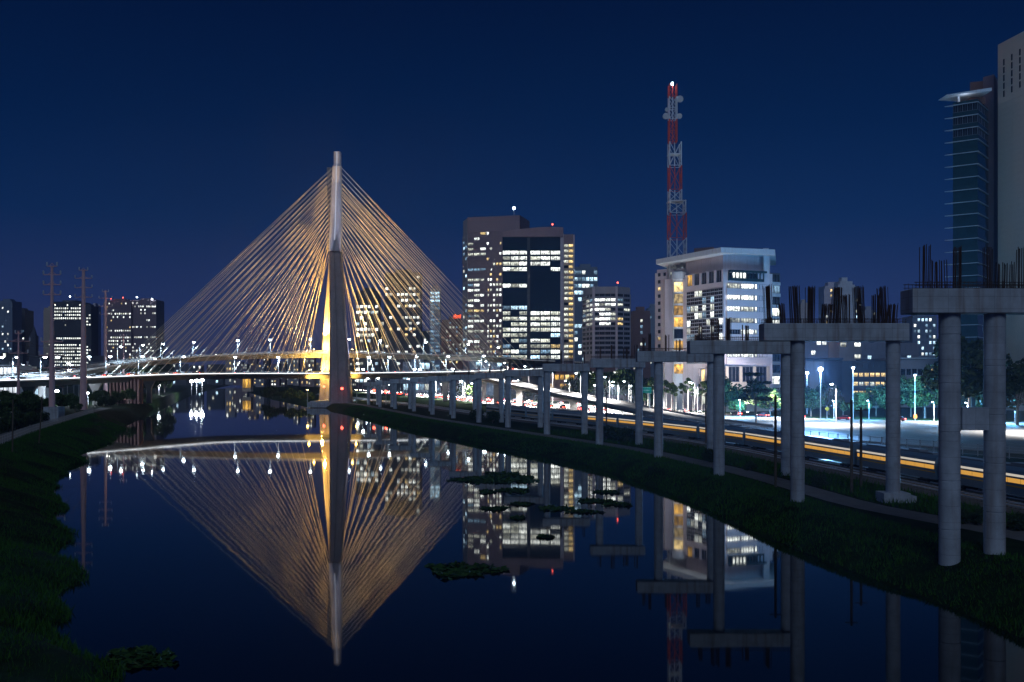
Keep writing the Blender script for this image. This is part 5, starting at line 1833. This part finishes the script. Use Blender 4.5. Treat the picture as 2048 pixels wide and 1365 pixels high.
for px, D, s_ in ((545, 640, 2.0), (562, 625, 1.6), (580, 610, 2.0), (600, 590, 1.4), (618, 585, 1.3), (532, 680, 1.5)):
    tree('bush', PX(px, D), D, ground_z - .2, 'dark bush on the far bank just left of the pylon', 'bushes on the bank by the pylon', s_, 'bush', 'bush')
for px, D, s_ in ((1212, 222, .9), (1232, 218, .8), (1255, 214, .8), (985, 300, 1.0), (955, 320, 1.0), (1640, 128, .5), (1930, 96, .45), (1965, 95, .5), (2040, 92, .5), (1905, 98, .4), (1500, 150, .5), (1420, 165, .6)):
    tree('bush', PX(px, D), D, ground_z - .1, 'scrubby bush beside the railway track', 'scrubby bushes along the railway', s_, 'bush', 'bush')

# ------------------------------------------------------------------ grass on the banks
def blades(name, pts, hmin, hmax, m, seed, w=.05):
    g = np.random.default_rng(seed)
    P = np.array(pts)
    n = len(P)
    h = g.uniform(hmin, hmax, n)
    a_ = g.uniform(0, 6.28, n)
    wv = np.stack([np.cos(a_), np.sin(a_), np.zeros(n)], 1) * (w * h / hmax)[:, None]
    tip = np.stack([g.normal(0, .35, n) * h, g.normal(0, .35, n) * h, h], 1)
    V = np.stack([P - wv, P + wv, P + tip], 1).reshape(-1, 3)
    Fc = np.arange(3 * n).reshape(-1, 3)
    o = link(name, np_mesh(name, V, Fc, m))
    o['kind'] = 'stuff'
    return o


g = np.random.default_rng(21)
pts = []
for _ in range(110000):
    y = 34 + 300 * g.random() ** 1.8
    c, w0 = lcrest(y), lwater(y) + wob(y, .3)
    u = g.random() * 1.12 - .1
    x = c + (w0 - c) * u
    z = float(np.interp(u, [-.1, 0, .12, .35, .6, .85, 1.02], [4, 4, 3.75, 2.9, 1.85, .8, 0]))
    pts.append((x, y, z - .03))
o = blades('bank_grass', pts, .2, .65, M_GRASS, 3, .06)
tag(o, 'rough dark grass covering the left river bank', 'grass', kind='stuff')
pts = []
for _ in range(70000):
    y = 50 + 420 * g.random() ** 1.9
    c = rcrest(y)
    u = g.random() * 9.5 - 5.2
    if u > poff(y) - 2.4 and u < poff(y) + 2.4:
        continue
    z = float(np.interp(u, [-5.2, -4 + .3 * flat(y), -2.2 + .7 * flat(y), -.6 + flat(y), 1.2 + flat(y), 6], [0, .75, 1.7, 2.4, 2.5, 2.5]))
    pts.append((c + u, y, z - .03))
o = blades('bank_grass', pts, .15, .55, M_GRASS, 4, .07)
tag(o, 'short dark grass covering the right river bank', 'grass', kind='stuff')
pts = []
for _ in range(14000):
    y = 60 + 200 * g.random() ** 1.5
    u = poff(y) + 2.6 + g.random() * (roff(y) - poff(y) - 9.5)
    pts.append((rcrest(y) + u, y, ground_z))
o = blades('verge_grass', pts, .2, .8, M_GRASS, 5, .09)
tag(o, 'scrubby weeds between the service path and the railway', 'grass', kind='stuff')

# floating plants
def raft(px, py, wpx, hpx, label, seed):
    D = H * F / (py - HZ)
    x = PX(px, D)
    rx = wpx / 2 * D / F
    d0, d1 = H * F / (py + hpx / 2 - HZ), H * F / (py - hpx / 2 - HZ)
    ry = (d1 - d0) / 2
    gg = np.random.default_rng(seed)
    n = int(min(1800, 160 + 30 * rx * ry))
    a_ = gg.uniform(0, 6.28, n)
    rad = gg.random(n) ** .5
    edge = 1 + .22 * np.sin(a_ * 3 + seed) + .15 * np.sin(a_ * 7 + seed * 2) + .08 * np.sin(a_ * 13)
    P = np.stack([x + rx * rad * edge * np.cos(a_), D + ry * rad * edge * np.sin(a_), gg.uniform(.02, .16, n)], 1)
    u = gg.normal(size=(n, 3)) * np.array([1, 1, .35])
    u /= np.linalg.norm(u, axis=1)[:, None]
    v = np.cross(u, np.array([0, 0, 1.0]) + gg.normal(size=(n, 3)) * .3)
    v /= np.linalg.norm(v, axis=1)[:, None]
    s = (.28 + .02 * min(rx, 8)) * gg.uniform(.6, 1.3, n)[:, None]
    V = np.stack([P - u * s, P + v * s * .7, P + u * s, P - v * s * .7], 1).reshape(-1, 3)
    V[:, 2] = np.maximum(V[:, 2], .01)
    r = thing('plant_raft', label, 'floating plants', (x, D, 0))
    o = link('leaves', np_mesh('leaves', V - np.array([x, D, 0]), np.arange(4 * n).reshape(-1, 4), M_FLOAT), r)
    o['kind'] = 'stuff'
    m_ = MB()
    K = 22
    for k in range(K):
        t_ = 6.283 * k / K
        e = .93 * (1 + .22 * math.sin(t_ * 3 + seed) + .15 * math.sin(t_ * 7 + seed * 2))
        m_.v.append((x + rx * e * math.cos(t_), D + ry * e * math.sin(t_), .02))
    m_.f.append(tuple(range(K)))
    m_.m.append(0)
    part('mat', m_, M_SOIL, r)


for i, (px, py, w, h, lb) in enumerate(((926, 1142, 138, 27, 'largest raft of floating plants in open water below the bridge'), (265, 1322, 150, 44, 'long raft of floating plants by the lower left bank'), (1005, 957, 120, 22, 'wide raft of floating plants under the glass tower reflection'),
                                        (945, 960, 80, 10, 'narrow raft of plants left of the wide raft'), (1030, 982, 60, 8, 'thin strip of plants below the wide raft'), (1045, 1009, 44, 5, 'small raft of plants, upper of two under the dark glass reflection'),
                                        (1108, 1018, 60, 8, 'small raft of plants, right of the dark glass reflection'), (1190, 1003, 76, 7, 'thin raft of plants by the right bank columns'), (1165, 1024, 70, 6, 'lower thin raft of plants by the right bank columns'),
                                        (1235, 1010, 54, 6, 'raft of plants touching the right bank shade'), (1215, 985, 50, 6, 'raft of plants nearest the dark right bank'), (990, 1018, 50, 5, 'little raft of plants left under the dark glass reflection'),
                                        (1035, 1037, 26, 4, 'tiny lone raft of plants below the others'), (975, 985, 30, 6, 'ragged scrap of plants under the wide raft'), (1090, 1075, 30, 3, 'faint scrap of plants far from the rest'))):
    raft(px, py, w, h, lb, i + 1)

# red lights by the pylon foot
for px, y, D, lb in ((684, 780, 515, 'red lamp at the foot of the near pylon leg'), (648, 776, 548, 'red lamp behind the pylon foot'), (748, 784, 500, 'red lamp between the far piers'), (772, 786, 492, 'second red lamp between the far piers')):
    r = thing('red_lamp', lb, 'lamp', (PX(px, D), D, ground_z))
    part('post', MB().bar((PX(px, D), D, ground_z), (PX(px, D), D, PZ(y, D)), .1), M_GALV, r)
    part('bulb', MB().lathe((PX(px, D), D, PZ(y, D)), [(.2, 0), (.7, .3), (.7, 1.0), (.2, 1.3)], 10), M_RED, r, True)
    point(r, (0, -1.2, PZ(y, D) - ground_z), 30, (1, .12, .06), .4)

# ------------------------------------------------------------------ night haze
mh = bpy.data.materials.new('night_haze')
mh.use_nodes = True
t = mh.node_tree
t.nodes.clear()
o_ = t.nodes.new('ShaderNodeOutputMaterial')
v = t.nodes.new('ShaderNodeVolumePrincipled')
v.inputs['Color'].default_value = (.55, .70, 1, 1)
v.inputs['Density'].default_value = .00013
v.inputs['Anisotropy'].default_value = .35
t.links.new(v.outputs[0], o_.inputs['Volume'])
hz = link('haze', MB().box((0, 2975, 81), (7600, 6150, 168)).mesh('haze', mh))
hz['kind'] = 'stuff'
hz['label'] = 'thin blue night haze over the river and the city'

# every member of a countable row gets its own words: its place in the row, counted from the left
ORDS = ('first second third fourth fifth sixth seventh eighth ninth tenth eleventh twelfth thirteenth fourteenth fifteenth sixteenth seventeenth eighteenth nineteenth twentieth '
        'twenty-first twenty-second twenty-third twenty-fourth twenty-fifth twenty-sixth twenty-seventh twenty-eighth twenty-ninth thirtieth thirty-first thirty-second thirty-third thirty-fourth thirty-fifth').split()
same = {}
for o in SC.objects:
    if o.parent is None and o.get('group') and o.get('category') not in (None, 'car'):
        same.setdefault((o['group'], o['label']), []).append(o)
for (gname, lab), os_ in same.items():
    if 1 < len(os_) <= len(ORDS):
        os_.sort(key=lambda o: o.location.x / max(1, o.location.y))
        for k, o in enumerate(os_):
            o['label'] = '%s, %s from the left' % (lab, ORDS[k])
